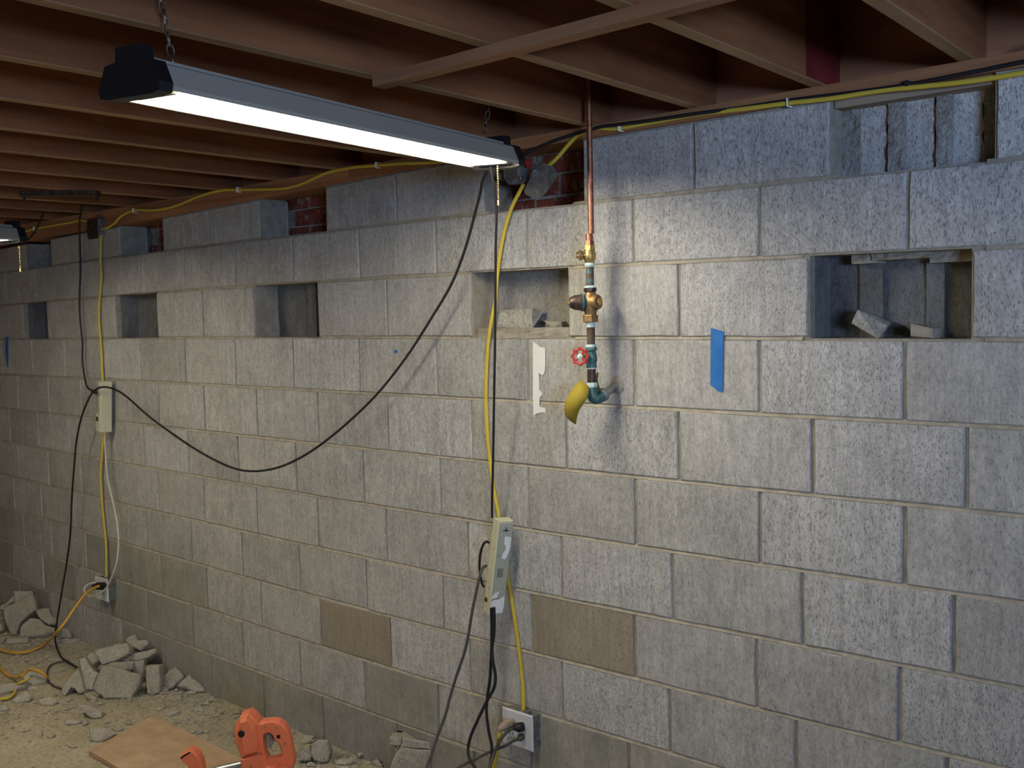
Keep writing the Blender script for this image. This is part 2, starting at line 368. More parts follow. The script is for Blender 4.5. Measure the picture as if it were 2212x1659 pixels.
# top course: beam pockets and a broken stretch
def U(x, y=430): return aty(x, y).x
top = [(U(1258, 360), U(1497, 330)), (U(1497, 330), U(1793, 320)), (U(2148, 260), U(2148, 260) + .40),
       (U(702, 440), U(855, 430)), (U(855, 430), U(1045, 410)), (U(350, 500), U(450, 490)), (U(450, 490), U(560, 470)),
       (U(108, 520), U(173, 520)), (U(173, 520), U(258, 510)), (U(10, 540), U(55, 540))]
x = U(2148, 260) + .40
while x < XR - .1: top.append((x, min(x + .4, XR))); x += .4
x = U(10, 540)
while x > XL + .1: top.append((max(XL, x - .4), x)); x -= .4
for u0, u1 in top:
    mid = (u0 + u1) / 2
    block(u0, u1, 0, M['block_rough'] if mid > -2 else M['block']); mslab(u0, u1, 0)
beads = MB()
for k in range(1, 11):
    u = -7.0
    while u < -.2:
        a, b = u, u + .05; m_ = u + .025
        if not any(p < b - .008 and a + .008 < q for kk in (k - 1, k) for p, q in MISS.get(kk, [])) and not (k == 1 and m_ > -6.9 and not any(p - .02 < m_ < q + .02 for p, q in top)):
            V = []
            for uu in (a, b):
                z = Lz(k, uu); n_ = .0008 * noise.noise(Vector((uu * 9, k, 0)))
                V += [(uu, .0066, z + gap + .001), (uu, .0042 + n_, z + .002), (uu, .0002 + n_, z - gap * .9), (uu, .006, z - gap - .002)]
            beads.add(V, [(0, 1, 5, 4), (1, 2, 6, 5), (2, 3, 7, 6)])
        u += .05
beads.build('mortar_beds', M['bed_lit'], wall)
mort.build('mortar_joints', M['mortar'], wall)
# broken stretch of the top course: back shells of the cores and the stubs of the webs
bx0, bx1 = U(1793, 320), U(2148, 260)
edges = [1855, 1920, 1950, 2025, 2055, 2127]
for a, b in ((1855, 1921), (1951, 2025), (2053, 2128)):
    ua, ub = aty(a, 300, .085).x, aty(b, 300, .085).x
    V = []; nn = 8
    for i in range(nn + 1):
        z = Lz(1, ua) + (Lz(0, ua) - .012 - Lz(1, ua)) * i / nn
        for uu in (ua, ub):
            V.append((uu + rnd.uniform(-.005, .005), 0.075 + rnd.uniform(-.002, .002), z + rnd.uniform(-.004, .004) * (i in (0, nn))))
            V.append((uu, 0.115, z))
    Fc = []
    for i in range(nn):
        q = i * 4; Fc += [(q, q + 2, q + 6, q + 4), (q, q + 4, q + 5, q + 1), (q + 2, q + 3, q + 7, q + 6), (q + 1, q + 5, q + 7, q + 3)]
    Fc += [(0, 1, 3, 2), (nn * 4, nn * 4 + 2, nn * 4 + 3, nn * 4 + 1)]
    fixn(obj('core_shell', V, Fc, M['block_rough'], wall))
def rough_slab(name, u0, u1, z0, z1, y0, y1, amp, mt, nx, nz, parent=wall, seed=0):
    V = []; Fc = []
    for j in range(nz + 1):
        for i in range(nx + 1):
            u = u0 + (u1 - u0) * i / nx; z = z0 + (z1 - z0) * j / nz
            e = 0 if i in (0, nx) or j in (0, nz) else 1
            V.append((u, y0 + amp * (noise.noise(Vector((u * 45 + seed, z * 45, seed))) + .6 * noise.noise(Vector((u * 120, z * 120, seed)))) , z))
    n = nx + 1
    for j in range(nz):
        for i in range(nx): Fc.append((j * n + i, j * n + i + 1, (j + 1) * n + i + 1, (j + 1) * n + i))
    k = len(V)
    for (u, z) in ((u0, z0), (u1, z0), (u1, z1), (u0, z1)): V.append((u, y1, z))
    Fc.append((k + 3, k + 2, k + 1, k))
    Fc.append(tuple([k, k + 1] + [i for i in reversed(range(n))]))
    Fc.append(tuple([k + 2, k + 3] + [nz * n + i for i in range(n)]))
    Fc.append(tuple([k + 3, k] + [j * n for j in range(nz + 1)]))
    Fc.append(tuple([k + 1, k + 2] + [j * n + nx for j in reversed(range(nz + 1))]))
    return obj(name, V, Fc, mt, parent)
zb, zt = Lz(1, bx0) + .002, Lz(0, bx0) - .01
MB().aabb((bx0 + .004, .020, zt - .012), (bx1 - .004, .13, 2.2160)).build('shim_board', M['shim'], wall)
zt -= .012
for a, b, yy in ((1820, 1858, .070), (1918, 1954, .062), (2022, 2056, .062), (2126, 2152, .060)):
    rough_slab('broken_web', aty(a, 300, yy).x, aty(b, 300, yy).x, zb, zt, yy, .12, .005, M['core'], 5, 16, seed=a)
# backing of the block wythe (inner faces seen through the holes)
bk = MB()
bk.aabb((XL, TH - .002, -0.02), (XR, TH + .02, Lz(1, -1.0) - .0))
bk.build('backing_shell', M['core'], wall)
# insides of the missing blocks in the third course
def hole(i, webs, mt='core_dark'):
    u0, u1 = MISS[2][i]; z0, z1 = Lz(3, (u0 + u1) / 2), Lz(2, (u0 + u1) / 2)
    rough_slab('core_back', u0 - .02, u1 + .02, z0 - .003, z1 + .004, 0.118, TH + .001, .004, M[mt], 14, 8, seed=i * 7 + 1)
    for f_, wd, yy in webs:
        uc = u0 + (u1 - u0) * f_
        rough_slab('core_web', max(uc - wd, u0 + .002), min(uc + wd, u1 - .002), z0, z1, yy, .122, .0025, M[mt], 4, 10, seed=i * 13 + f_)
def side_shade(i, y0, mt):      # dark sheet on the side face, standing in for the core's deep shade
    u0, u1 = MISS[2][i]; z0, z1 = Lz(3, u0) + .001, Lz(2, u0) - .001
    MB().aabb((u0 - gap + .0005, y0, z0), (u0 + .004, .119, z1)).build('core_side_shade', M[mt], wall)
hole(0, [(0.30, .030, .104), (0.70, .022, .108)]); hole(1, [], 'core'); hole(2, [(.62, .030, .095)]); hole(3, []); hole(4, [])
side_shade(0, .034, 'core_dark'); side_shade(3, .03, 'core_dark'); side_shade(4, .03, 'core_dark')
for i_, (fa, fb, dz, yy) in enumerate(((.22, .38, .022, .06), (.36, .72, .016, .05), (.70, .97, .028, .07))):
    u0, u1 = MISS[2][0]; z1 = Lz(2, (u0 + u1) / 2)
    rough_slab('mortar_drip', u0 + (u1 - u0) * fa, u0 + (u1 - u0) * fb, z1 - dz, z1 + .004, yy, .122, .008, M['mortar'], 10, 3, seed=i_ * 5 + 2)
def chunk_mesh(w_, h_, d_, r, n=16, flat=0.72):
    """broken piece: convex hull of points near the surface of a box"""
    import bmesh
    bm = bmesh.new()
    for sx in (-1, 1):
        for sy in (-1, 1):
            for sz in (-1, 1):
                if r.random() < 0.85: bm.verts.new((sx * w_ / 2 * r.uniform(flat, 1), sy * d_ / 2 * r.uniform(flat, 1), sz * h_ / 2 * r.uniform(flat, 1)))
    for i in range(n - 8):
        p = [r.uniform(-.5, .5) * w_, r.uniform(-.5, .5) * d_, r.uniform(-.5, .5) * h_]; a = r.randrange(3); q = (w_, d_, h_)[a]
        p[a] = math.copysign(q / 2 * r.uniform(.85, 1), p[a]); bm.verts.new(p)
    res = bmesh.ops.convex_hull(bm, input=bm.verts)
    for v in [v for v in bm.verts if not v.link_faces]: bm.verts.remove(v)
    bmesh.ops.subdivide_edges(bm, edges=[e for e in bm.edges if e.calc_length() > max(w_, h_, d_) * .3], cuts=1, use_grid_fill=False)
    bmesh.ops.triangulate(bm, faces=bm.faces)
    s = max(w_, h_, d_)
    for v in bm.verts:
        v.co += Vector((noise.noise(v.co * 9 / s + Vector((r.random() * 9, 0, 0))), noise.noise(v.co * 9 / s + Vector((0, 5, 0))), noise.noise(v.co * 9 / s + Vector((0, 0, 9))))) * s * .045
    bmesh.ops.recalc_face_normals(bm, faces=bm.faces)
    me = bpy.data.meshes.new('chunk'); bm.to_mesh(me); bm.free(); return me
def chunk(name, c, w_, h_, d_, rot, label, group, seed, mt='rubble', floor=True, flat=.72, sink=.002, parent=None, cat='rubble'):
    r = random.Random(seed); me = chunk_mesh(w_, h_, d_, r, flat=flat); me.name = name; me.materials.append(M[mt])
    R = Euler([radians(a) for a in rot]).to_matrix()
    for v in me.vertices: v.co = R @ v.co
    zmin = min(v.co.z for v in me.vertices)
    o = bpy.data.objects.new(name, me); COL.objects.link(o); o.location = Vector(c)
    if floor: o.location.z = c[2] - zmin - sink
    if parent: setp(o, parent)
    else: tag(o, label, cat, group)
    return o
# bricks behind the pockets of the top course
bw = MB(); bw.aabb((XL, TH + .028, 1.93), (XR, TH + .12, 2.23)); bw.build('brick_mortar', M['brickmortar'], wall)
bricks = 0
for row in range(4):
    z0 = 1.945 + row * .071; off = (row % 2) * .105
    for (ua, ub) in ((U(1090, 400) - .12, U(1258, 380) + .06), (U(600, 470) - .12, U(702, 450) + .05), (U(300, 510) - .12, U(350, 510) + .06), (U(60, 540) - .14, U(108, 540) + .06)):
        x = ua - off
        while x < ub:
            r = random.Random(int(x * 99) + row); mb = MB(); dz = r.uniform(-.002, .002); dy = r.uniform(0, .008)
            a = Vector((x + .006, TH + .018 + dy, z0 + dz)); b = Vector((x + .202, TH + .06, z0 + .062 + dz))
            k_ = .004
            V = [(a.x + k_, a.y, a.z + k_), (b.x - k_, a.y, a.z + k_), (b.x - k_, a.y, b.z - k_), (a.x + k_, a.y, b.z - k_),
                 (a.x, a.y + k_, a.z), (b.x, a.y + k_, a.z), (b.x, a.y + k_, b.z), (a.x, a.y + k_, b.z), (a.x, b.y, a.z), (b.x, b.y, a.z), (b.x, b.y, b.z), (a.x, b.y, b.z)]
            V = [(q[0] + r.uniform(-.002, .002), q[1], q[2] + r.uniform(-.002, .002)) for q in V]
            obj('brick', V, [(0, 1, 2, 3), (0, 4, 5, 1), (1, 5, 6, 2), (2, 6, 7, 3), (3, 7, 4, 0), (4, 8, 9, 5), (5, 9, 10, 6), (6, 10, 11, 7), (7, 11, 8, 4)], M['brick'], wall)
            x += .21
# mortar crumbs and lumps lying in the openings
u0, u1 = MISS[2][1]
rough_slab('mortar_bed', aty(1030, 720, .0).x, u1, Lz(3, u0) - .004, Lz(3, u0) + .030, 0.004, .118, .006, M['mortar'], 14, 4, seed=3)
def lump(px, py, yy, w_, h_, d_, rot, label, seed, mt='rubble', group=None):
    c = aty(px, py, yy); return chunk('concrete_chunk', (c.x, yy, Lz(3, c.x) + .001), w_, h_, d_, rot, label, group, seed, mt)
Z3 = Lz(3, u0) + .03
c = aty(1120, 690, .05)
chunk('concrete_chunk', (c.x, .06, Z3), .15, .062, .07, (0, 0, 4), 'pale squared concrete piece lying in the open hole left of the pipe', None, 61, 'rubble', flat=.9)
chunk('concrete_chunk', (aty(1200, 715, .06).x, .065, Z3), .07, .02, .07, (0, 4, 20), 'small flat mortar lump in the open hole left of the pipe', None, 62, 'mortar')
lump(1880, 725, .05, .085, .045, .05, (0, 30, 10), 'bluish concrete shard standing in the large right hand wall hole', 63)
lump(2000, 728, .04, .06, .030, .05, (0, 10, 0), 'tan mortar crumb on the sill of the large right hand wall hole', 64, 'mortar')

# ------------------------------------------------------------------ floor, other walls, ceiling
def zf(x, y):
    """debris ridges near the wall"""
    a = max(0, 1 - abs(y + .15) / .75)
    n = noise.noise(Vector((x * 2.2, y * 2.2, 0))) * .5 + .5
    return a * .016 * n + .006 * noise.noise(Vector((x * 9, y * 9, 3))) * a + .003 * noise.noise(Vector((x * 4, y * 4, 8)))
V = []; Fc = []; xs = []; x = XL
while x < XR: xs.append(x); x += .05 if -6.8 < x < -1.2 else .3
xs.append(XR)
ys = []; y = -5.2
while y < .0: ys.append(y); y += .05 if y > -1.6 else .3
ys.append(0.003)
for y in ys:
    for x in xs: V.append((x, y, zf(x, y) if y > -1.7 and -7 < x < -1 else 0))
n = len(xs)
for j in range(len(ys) - 1):
    for i in range(n - 1): Fc.append((j * n + i, j * n + i + 1, (j + 1) * n + i + 1, (j + 1) * n + i))
fl = obj('floor', V, Fc, M['floor'], smooth=True); fl['kind'] = 'structure'
for nm, a, b in (('wall_left', (XL - .15, -5.2, 0), (XL, .0, 2.5)), ('wall_right', (XR, -5.2, 0), (XR + .15, 0.0, 2.5)), ('wall_front', (XL, -5.35, 0), (XR, -5.2, 2.5))):
    o = MB().aabb(a, b).build(nm, M['block']); o['kind'] = 'structure'
ceil = bpy.data.objects.new('ceiling', None); COL.objects.link(ceil); ceil['kind'] = 'structure'
ZJ = 2.252
sill = MB()
x = XL; ends = [-7.3, -5.1, -3.05, -1.88, .6, XR]
for e in ends:
    o = MB().aabb((x + .001, -.004, 2.2168 if x > -2.9 else 2.2168), (e - .001, .135, ZJ)).build('sill_plate', M['beam_x'], ceil); x = e
# wedge of old timber above the far blocks, where they stop short of the sill
for a, b in ((XL, -4.6), (-4.6, -2.4)):
    MB().add([(a, .002, Lz(0, a) - .0), (b, .002, Lz(0, b)), (b, .002, 2.2166), (a, .002, 2.2166), (a, .13, Lz(0, a)), (b, .13, Lz(0, b)), (b, .13, 2.2166), (a, .13, 2.2166)],
             [(0, 1, 2, 3), (4, 7, 6, 5), (0, 4, 5, 1), (3, 2, 6, 7), (0, 3, 7, 4), (1, 5, 6, 2)]).build('packing_board', M['beam_x'], ceil)
js = [(-0.415, .075), (-0.845, .070), (-1.205, .068), (-1.565, .070), (-1.93, .060), (-2.33, .045), (-2.72, .042), (-3.11, .04), (-3.50, .04), (-3.90, .04), (-4.30, .04), (-4.70, .03), (-5.1, .03), (-5.5, .02), (-5.9, .02), (-6.3, .02), (-6.7, 0), (-7.1, 0), (-7.5, 0), (-7.9, 0), (-8.3, 0), (0.0, .07), (.4, .07), (.8, .07), (1.2, .06), (1.6, .05), (2.0, .04)]
JH = .235
for u, sl in js:
    hw = .019; y0 = .095; y1 = -5.19
    a0, a1 = u - sl * y0, u - sl * y1
    r = random.Random(int(u * 100)); rz = .0018; mb = MB()
    V = []
    for i in range(9):
        yy = y0 + (y1 - y0) * i / 8; uu = u - sl * yy
        bow = r.uniform(-.0015, .0015)
        for dx, zz in ((-hw, ZJ + .002), (-hw + .003, ZJ), (hw - .003, ZJ), (hw, ZJ + .002), (hw, ZJ + JH), (-hw, ZJ + JH)): V.append((uu + dx + bow, yy, zz))
    Fc = []
    for i in range(8):
        for q in range(6): Fc.append((i * 6 + q, i * 6 + (q + 1) % 6, i * 6 + 6 + (q + 1) % 6, i * 6 + 6 + q))
    Fc += [(5, 4, 3, 2, 1, 0), tuple(48 + q for q in range(6))]
    fixn(obj('joist', V, Fc, None, ceil, mats=[M['joist'], M['joist_edge_lit']], fm=[1 if q in (0, 1, 2) else 0 for i in range(8) for q in range(6)] + [0, 0]))
y = -5.2
while y < .2:
    MB().aabb((XL, y + .001, ZJ + JH), (XR, min(y + .139, .2), ZJ + JH + .02)).build('subfloor_plank', M['sub'], ceil); y += .14
x = XL
for e in (-6.2, -3.7, -1.20, 1.3, XR):
    MB().aabb((x + .001, .10, ZJ), (e - .001, .138, ZJ + JH)).build('rim_board', M['rim'], ceil); x = e
# strapping nailed across the joists
a = atz(818, 178, ZJ - .012); b = atz(1530, -8, ZJ - .012); a.z = b.z = ZJ; b = a + (b - a) * 1.9; d = (b - a).normalized(); nrm = Vector((-d.y, d.x, 0))
MB().box((a + b) / 2 - Vector((0, 0, .0125)), (b - a) / 2, nrm * .019, (0, 0, .0122)).build('strap_board', M['strap'], ceil)

# ------------------------------------------------------------------ shop lights
def shop_light(B, az, ti, ro, W, H, Tw, Ln, label, pull_px, near=True):
    ax = Vector((sin(az) * cos(ti), cos(az) * cos(ti), sin(ti)))
    ww = Vector((cos(az), -sin(az), 0)); nn = ww.cross(ax)
    w2 = ww * cos(ro) + nn * sin(ro); n2 = nn * cos(ro) - ww * sin(ro)
    B = Vector(B); A = B - ax * Ln
    root = empty('shop_light', (A + B) / 2, label, 'light fixture', 'fluorescent shop lights')
    P = lambda s, x_, z_: A + ax * s + w2 * x_ + n2 * z_
    prof = [(-W / 2, 0), (-W / 2 - .002, .008), (-Tw / 2, H - .004), (-Tw / 2 + .008, H), (-.030, H), (-.028, H + .012), (.028, H + .012), (.030, H), (Tw / 2 - .008, H), (Tw / 2, H - .004), (W / 2 + .002, .008), (W / 2, 0)]
    t_ = .0025; inner = [(-W / 2 + t_, 0.001), (-Tw / 2 + t_, H - .008), (Tw / 2 - t_, H - .008), (W / 2 - t_, 0.001)]
    ring = prof + inner[::-1]; n = len(ring); V = []; Fc = []; fm = []
    for s in (.012, Ln - .012):
        for x_, z_ in ring: V.append(P(s, x_, z_))
    for q in range(n):
        Fc.append((q, (q + 1) % n, n + (q + 1) % n, n + q)); fm.append(1 if 11 < q < n - 1 else 0)
    Fc.append(tuple(range(n))); Fc.append(tuple(n + q for q in reversed(range(n)))); fm += [0, 0]
    fixn(obj('hood', V, Fc, None, root, mats=[M['hood'], M['hoodin']], fm=fm))
    for x_ in (-.030, .030):
        MB().tube([P(.05, x_, .020), P(Ln - .05, x_, .020)], .0135, 12, 0).build('tube', M['tube'], root, True)
    for s0, s1 in ((-.016, .014), (Ln - .014, Ln + .016)):
        cp = [(-W / 2 - .003, -.004), (-W / 2 - .006, .012), (-Tw / 2 - .004, H), (-.034, H + .004), (-.032, H + .030), (.032, H + .030), (.034, H + .004), (Tw / 2 + .004, H), (W / 2 + .006, .012), (W / 2 + .003, -.004), (W / 2 - .02, -.008), (-W / 2 + .02, -.008)]
        MB().prism([P(s0, *q) for q in cp], ax * (s1 - s0)).build('end_cap', M['black'], root)
    for s0 in (.022, Ln - .062):
        MB().box(P(s0 + .02, 0, .020), ax * .008, w2 * .052, n2 * .019).build('lamp_holder', M['hoodin'], root)
    MB().box(P(Ln - .03, 0, .002), ax * .018, w2 * .055, n2 * .002).build('switch_plate', M['steel'], root)
    return root, P, ax, w2, n2
def chain_part(p0, p1, root, link=.026, r=.0016, mt='chain', name='chain'):
    p0, p1 = Vector(p0), Vector(p1); Ln = (p1 - p0).length; n = max(2, round(Ln / (link * .78))); d = (p1 - p0).normalized(); a = d.orthogonal().normalized(); b = d.cross(a); mb = MB()
    for i in range(n):
        c = p0 + (p1 - p0) * ((i + .5) / n); s = a if i % 2 else b
        pts = [c + d * (link / 2 * cos(q)) + s * (link * .24 * sin(q)) for q in [2 * pi * k_ / 10 for k_ in range(11)]]
        mb.tube(pts, r, 5, cap=False)
    return mb.build(name, M[mt], root, True)
def bead_chain(p, L_, root):
    mb = MB(); n = int(L_ / .0066)
    for i in range(n): mb.lathe(p - Vector((0, 0, .0066 * i)), (0, 0, -1), [(0, .0012), (.0016, .0030), (.0040, .0030), (.0058, .0012)], 7)
    mb.lathe(p - Vector((0, 0, L_)), (0, 0, -1), [(0, .001), (.002, .0046), (.016, .0052), (.018, .003)], 10)
    mb.lathe(p + Vector((0, 0, .004)), (0, 0, -1), [(0, .006), (.008, .0045)], 10)
    return mb.build('pull_chain', M['brasschain'], root, True)
AZ = -0.195
root, P, ax, w2, n2 = shop_light((-2.015, -.313, 2.115), AZ, .005, -.02, .151, .052, .118, 1.24,
    'long grey fluorescent shop light hanging on chains before the block wall', None)
# chains: to joist side on the far end, up out of frame on the near end
def axis_point(px, py, zz, root_P, Ln=1.24):
    best = None
    for i in range(100):
        s = Ln * i / 99; q = root_P(s, 0, zz); v = q - CAM; sx = CX + F * v.dot(RT) / v.dot(FW)
        if best is None or abs(sx - px) < best[0]: best = (abs(sx - px), s)
    return root_P(best[1], 0, zz)
c0 = axis_point(1044, 0, .064, P); q = aty(1076, 115, c0.y + .02)
topz = min(q.z, ZJ + .2)
chain_part(c0, (q.x, q.y, q.z), root)
c1 = axis_point(373, 0, .064, P); q1 = aty(349, -2, c1.y - .03)
chain_part(c1, q1 + (q1 - c1) * .15, root)
pc = axis_point(1075, 0, -.004, P)
d_ = ray(1075, 352); pcs = P(1.20, 0, 0)
pc = CAM + d_ * ((pcs - CAM).dot(FW) / d_.dot(FW))
bead_chain(pc, 78 * mpp(pc), root)
# a second light, its far end only just in frame
E2 = atz(28, 522, 2.035)
root2, P2, *_ = shop_light((E2.x, E2.y, 2.035), -.10, .0, 0, .151, .052, .118, 1.24, 'second shop light cut off by the left edge of the view', None)
pc2 = CAM + ray(42, 534) * ((P2(1.2, .05, 0) - CAM).dot(FW))
bead_chain(pc2, 44 * mpp(pc2), root2)
chain_part(P2(1.1, 0, .064), P2(1.1, 0, .064) + Vector((.01, 0, .19)), root2)

# ------------------------------------------------------------------ cables and cords
def cable(name, pts, r, mt, label, cat='cable', sub=5, group=None, n=8, parent=None, sag=None):
    P3 = []
    for q in pts:
        if len(q) == 3: P3.append(aty(q[0], q[1], q[2]))
        else: P3.append(Vector(q[0]))
    mb = MB().tube(spline(P3, sub), r, n)
    o = mb.build(name, M[mt], parent, True)
    if parent is None: tag(o, label, cat, group)
    return o
cable('power_cable', [(2330, 136, -.02), (2212, 157, -.016), (2100, 175, -.014), (1990, 187, -.012), (1900, 196, -.012), (1800, 212, -.013), (1700, 223, -.012), (1600, 236, -.013), (1500, 248, -.012), (1400, 266, -.012), (1330, 278, -.012), (1285, 277, -.012), (1258, 287, -.013), (1235, 305, -.014), (1200, 345, -.016), (1172, 368, -.02), (1158, 378, -.022)],
      .0062, 'yellow', 'yellow cable stapled along the sill plate down into the junction box')
cable('power_cable', [(1131, 398, -.022), (1122, 415, -.02), (1105, 450, -.016), (1090, 500, -.014), (1080, 550, -.014), (1074, 600, -.014), (1070, 650, -.016), (1058, 715, -.018), (1052, 780, -.014), (1050, 850, -.014), (1052, 920, -.014), (1058, 990, -.014), (1066, 1050, -.014), (1078, 1115, -.016), (1088, 1180, -.018), (1096, 1240, -.018), (1108, 1310, -.016), (1121, 1400, -.014), (1128, 1460, -.014), (1131, 1500, -.02), (1131, 1538, -.026)],
      .0062, 'yellow', 'yellow cable running down the wall behind the beige power strip')
cable('power_cable', [(1010, 345, -.012), (930, 351, -.012), (870, 353, -.012), (815, 357, -.013), (760, 362, -.012), (715, 371, -.012), (690, 380, -.012), (660, 394, -.012), (630, 404, -.012), (600, 408, -.012), (560, 409, -.012), (515, 410, -.013), (480, 411, -.012), (430, 424, -.012), (390, 441, -.012), (360, 450, -.012), (330, 454, -.012), (290, 454, -.013), (262, 467, -.013), (248, 482, -.014), (232, 492, -.018), (222, 494, -.022)],
      .0062, 'yellow', 'slack yellow cable stapled under the joists left of the lamp')
cable('power_cable', [(-90, 520, -.012), (30, 505, -.012), (75, 494, -.013), (110, 488, -.012), (150, 481, -.012), (180, 476, -.012), (204, 486, -.02)],
      .0062, 'yellow', 'dusty yellow cable running left from the far dark junction box')
cable('power_cable', [(218, 508, -.022), (217, 560, -.013), (219, 600, -.012), (215, 650, -.012), (214, 690, -.012), (218, 740, -.012), (221, 800, -.013), (223, 840, -.014), (225, 900, -.014), (224, 940, -.014), (219, 1000, -.014), (218, 1040, -.014), (222, 1100, -.013), (229, 1170, -.013), (230, 1215, -.018), (229, 1247, -.026)],
      .0062, 'yellow', 'thin yellow cable hanging down behind the far left power strip')
cable('coax_cable', [(2330, 110, -.016), (2212, 133, -.014), (2100, 156, -.012), (1960, 183, -.012), (1850, 199, -.012), (1712, 216, -.011), (1600, 233, -.009), (1500, 246, -.004 - .02), (1400, 261, -.024), (1330, 270, -.022), (1290, 276, -.02), (1200, 303, -.018), (1140, 330, -.016), (1110, 345, -.016)],
      .0052, 'cord', 'black cable running along the sill plate above the yellow one')
cable('extension_cord', [(P(1.19, .03, .01),)] + [(1045, 385, -.24), (1038, 415, -.20), (1026, 462, -.16), (1004, 540, -.13), (974, 616, -.12), (930, 690, -.12), (880, 768, -.12), (820, 845, -.12), (760, 905, -.12), (700, 955, -.12), (650, 988, -.11), (600, 1010, -.11), (545, 1018, -.11), (495, 1008, -.11), (430, 975, -.10), (370, 935, -.10), (320, 898, -.10), (275, 858, -.10), (250, 842, -.10), (225, 836, -.10), (205, 843, -.11), (190, 865, -.11), (175, 905, -.11), (165, 955, -.10), (160, 1010, -.10), (155, 1080, -.09), (152, 1150, -.09), (145, 1210, -.08), (135, 1270, -.08), (125, 1330, -.08)] +
      [(atz(119, 1374, .07),), (atz(123, 1399, .03),), (atz(133, 1420, .026),), (atz(146, 1430, .024),), (atz(166, 1441, .03),)],
      .0046, 'cord', 'black cord swooping from the lamp across the wall and over the left power strip', 'cord', 6)
cable('hanging_cord', [(P(1.20, .0, .01),), (1072, 445, -.28), (1071, 520, -.25), (1070, 640, -.21), (1069, 760, -.18), (1067, 880, -.15), (1065, 1000, -.12), (1063, 1080, -.095), (1063, 1118, -.085)],
      .0038, 'cord', 'straight black cord from the lamp down to the beige power strip', 'cord')
cable('hanging_cord', [(178, 432, -.06), (176, 450, -.05), (172, 480, -.04), (173, 540, -.03), (174, 580, -.03), (172, 640, -.03), (173, 690, -.03), (178, 740, -.03), (178, 780, -.03), (184, 820, -.04), (190, 838, -.05), (205, 846, -.07)],
      .0046, 'cord', 'dark cord dropping from the joists to the far left power strip', 'cord')
cable('hanging_cord', [(108, 428, -.10), (100, 450, -.10), (92, 465, -.10), (80, 492, -.09), (66, 512, -.10), (52, 522, -.12)],
      .0046, 'cord', 'short dark cord slanting from the joists to the second lamp', 'cord')
cable('appliance_cord', [(226, 932, -.05), (228, 980, -.045), (232, 1030, -.045), (243, 1080, -.05), (253, 1130, -.06), (256, 1175, -.07), (252, 1215, -.09), (240, 1250, -.10), (228, 1272, -.11), (212, 1284, -.12), (197, 1288, -.13), (187, 1284, -.13), (182, 1273, -.12), (189, 1263, -.10), (202, 1259, -.08), (212, 1261, -.06)],
      .0046, 'whitecord', 'pale cord from the far left power strip looping into the white outlet', 'cord')
cable('extension_cord', [(214, 1266, -.09), (203, 1270, -.12), (192, 1278, -.16), (180, 1289, -.20), (160, 1316, -.25), (140, 1345, -.30), (120, 1368, -.33)] + [(atz(104, 1386, .04),), (atz(82, 1400, .024),), (atz(55, 1409, .022),), (atz(30, 1410, .022),), (atz(0, 1403, .024),), (atz(-60, 1385, .024),)],
      .0062, 'orange_cord', 'thick amber extension cord from the left outlet down to the rubble', 'cord')
def floor_cord(pts, r, mt, label, z=.012, extra=()):
    return cable('extension_cord', [(atz(a_, b_, z + zf(*atz(a_, b_, 0).xy) + (q[0] if q else 0)),) for a_, b_, *q in pts], r, mt, label, 'cord')
floor_cord([(-30, 1415), (0, 1442), (12, 1455), (24, 1461), (37, 1463, .03), (47, 1460, .05), (56, 1452, .055), (64, 1446, .055), (78, 1448, .055), (91, 1453, .05), (100, 1461, .03), (104, 1466, .01)], .0062, 'orange_cord', 'amber cord snaking over the small slab at the left edge')
floor_cord([(62, 1465, .04), (48, 1473, .03), (38, 1477, .02), (31, 1481), (33, 1492), (28, 1501), (16, 1508), (0, 1510), (-30, 1512)], .0062, 'yellow', 'yellow cord end curling over debris at the left edge')
floor_cord([(138, 1429), (122, 1432), (108, 1438), (102, 1452), (104, 1468), (110, 1477), (120, 1483), (134, 1488)], .0042, 'greycord', 'thin dark cord loop on the floor between the two rubble piles', .010)
# cords at the near power strip
cable('lamp_cord', [(1056, 1172, -.070), (1050, 1170, -.09), (1043, 1178, -.10), (1037, 1200, -.10), (1036, 1230, -.09), (1040, 1256, -.08), (1045, 1268, -.072)], .0042, 'cord', 'short black cord loop on the left side of the beige power strip', 'cord')
cable('lamp_cord', [(1050, 1222, -.075), (1042, 1228, -.10), (1035, 1250, -.12), (1028, 1282, -.13), (1020, 1320, -.14), (1012, 1370, -.15), (1003, 1410, -.16), (986, 1460, -.18), (971, 1510, -.20), (962, 1545, -.22), (945, 1590, -.25), (932, 1630, -.28), (920, 1662, -.31), (905, 1710, -.36)], .0050, 'greycord', 'dark grey cord curving down left of the beige power strip', 'cord')
cable('lamp_cord', [(1061, 1312, -.10), (1062, 1345, -.10), (1062, 1400, -.10), (1060, 1440, -.10), (1058, 1470, -.10), (1053, 1505, -.10), (1051, 1540, -.11), (1056, 1580, -.12), (1062, 1610, -.13), (1062, 1630, -.14), (1057, 1665, -.16), (1050, 1720, -.2)], .0050, 'cord', 'black cord hanging straight beneath the beige power strip', 'cord')
cable('lamp_cord', [(1067, 1312, -.11), (1068, 1345, -.11), (1067, 1370, -.11), (1063, 1400, -.11), (1065, 1430, -.12), (1070, 1460, -.12), (1067, 1486, -.13), (1051, 1516, -.14), (1032, 1555, -.15), (1017, 1590, -.16), (1011, 1618, -.17), (1015, 1640, -.19), (1030, 1665, -.21), (1050, 1700, -.24)], .0050, 'cord', 'black cord under the beige strip that bows out left', 'cord')
cable('lamp_cord', [(1116, 1572, -.07), (1104, 1575, -.085), (1094, 1582, -.10), (1081, 1599, -.12), (1073, 1614, -.13), (1067, 1628, -.14), (1057, 1660, -.17), (1045, 1700, -.2)], .0052, 'greycord', 'dark grey cord from the black plug in the white outlet', 'cord')
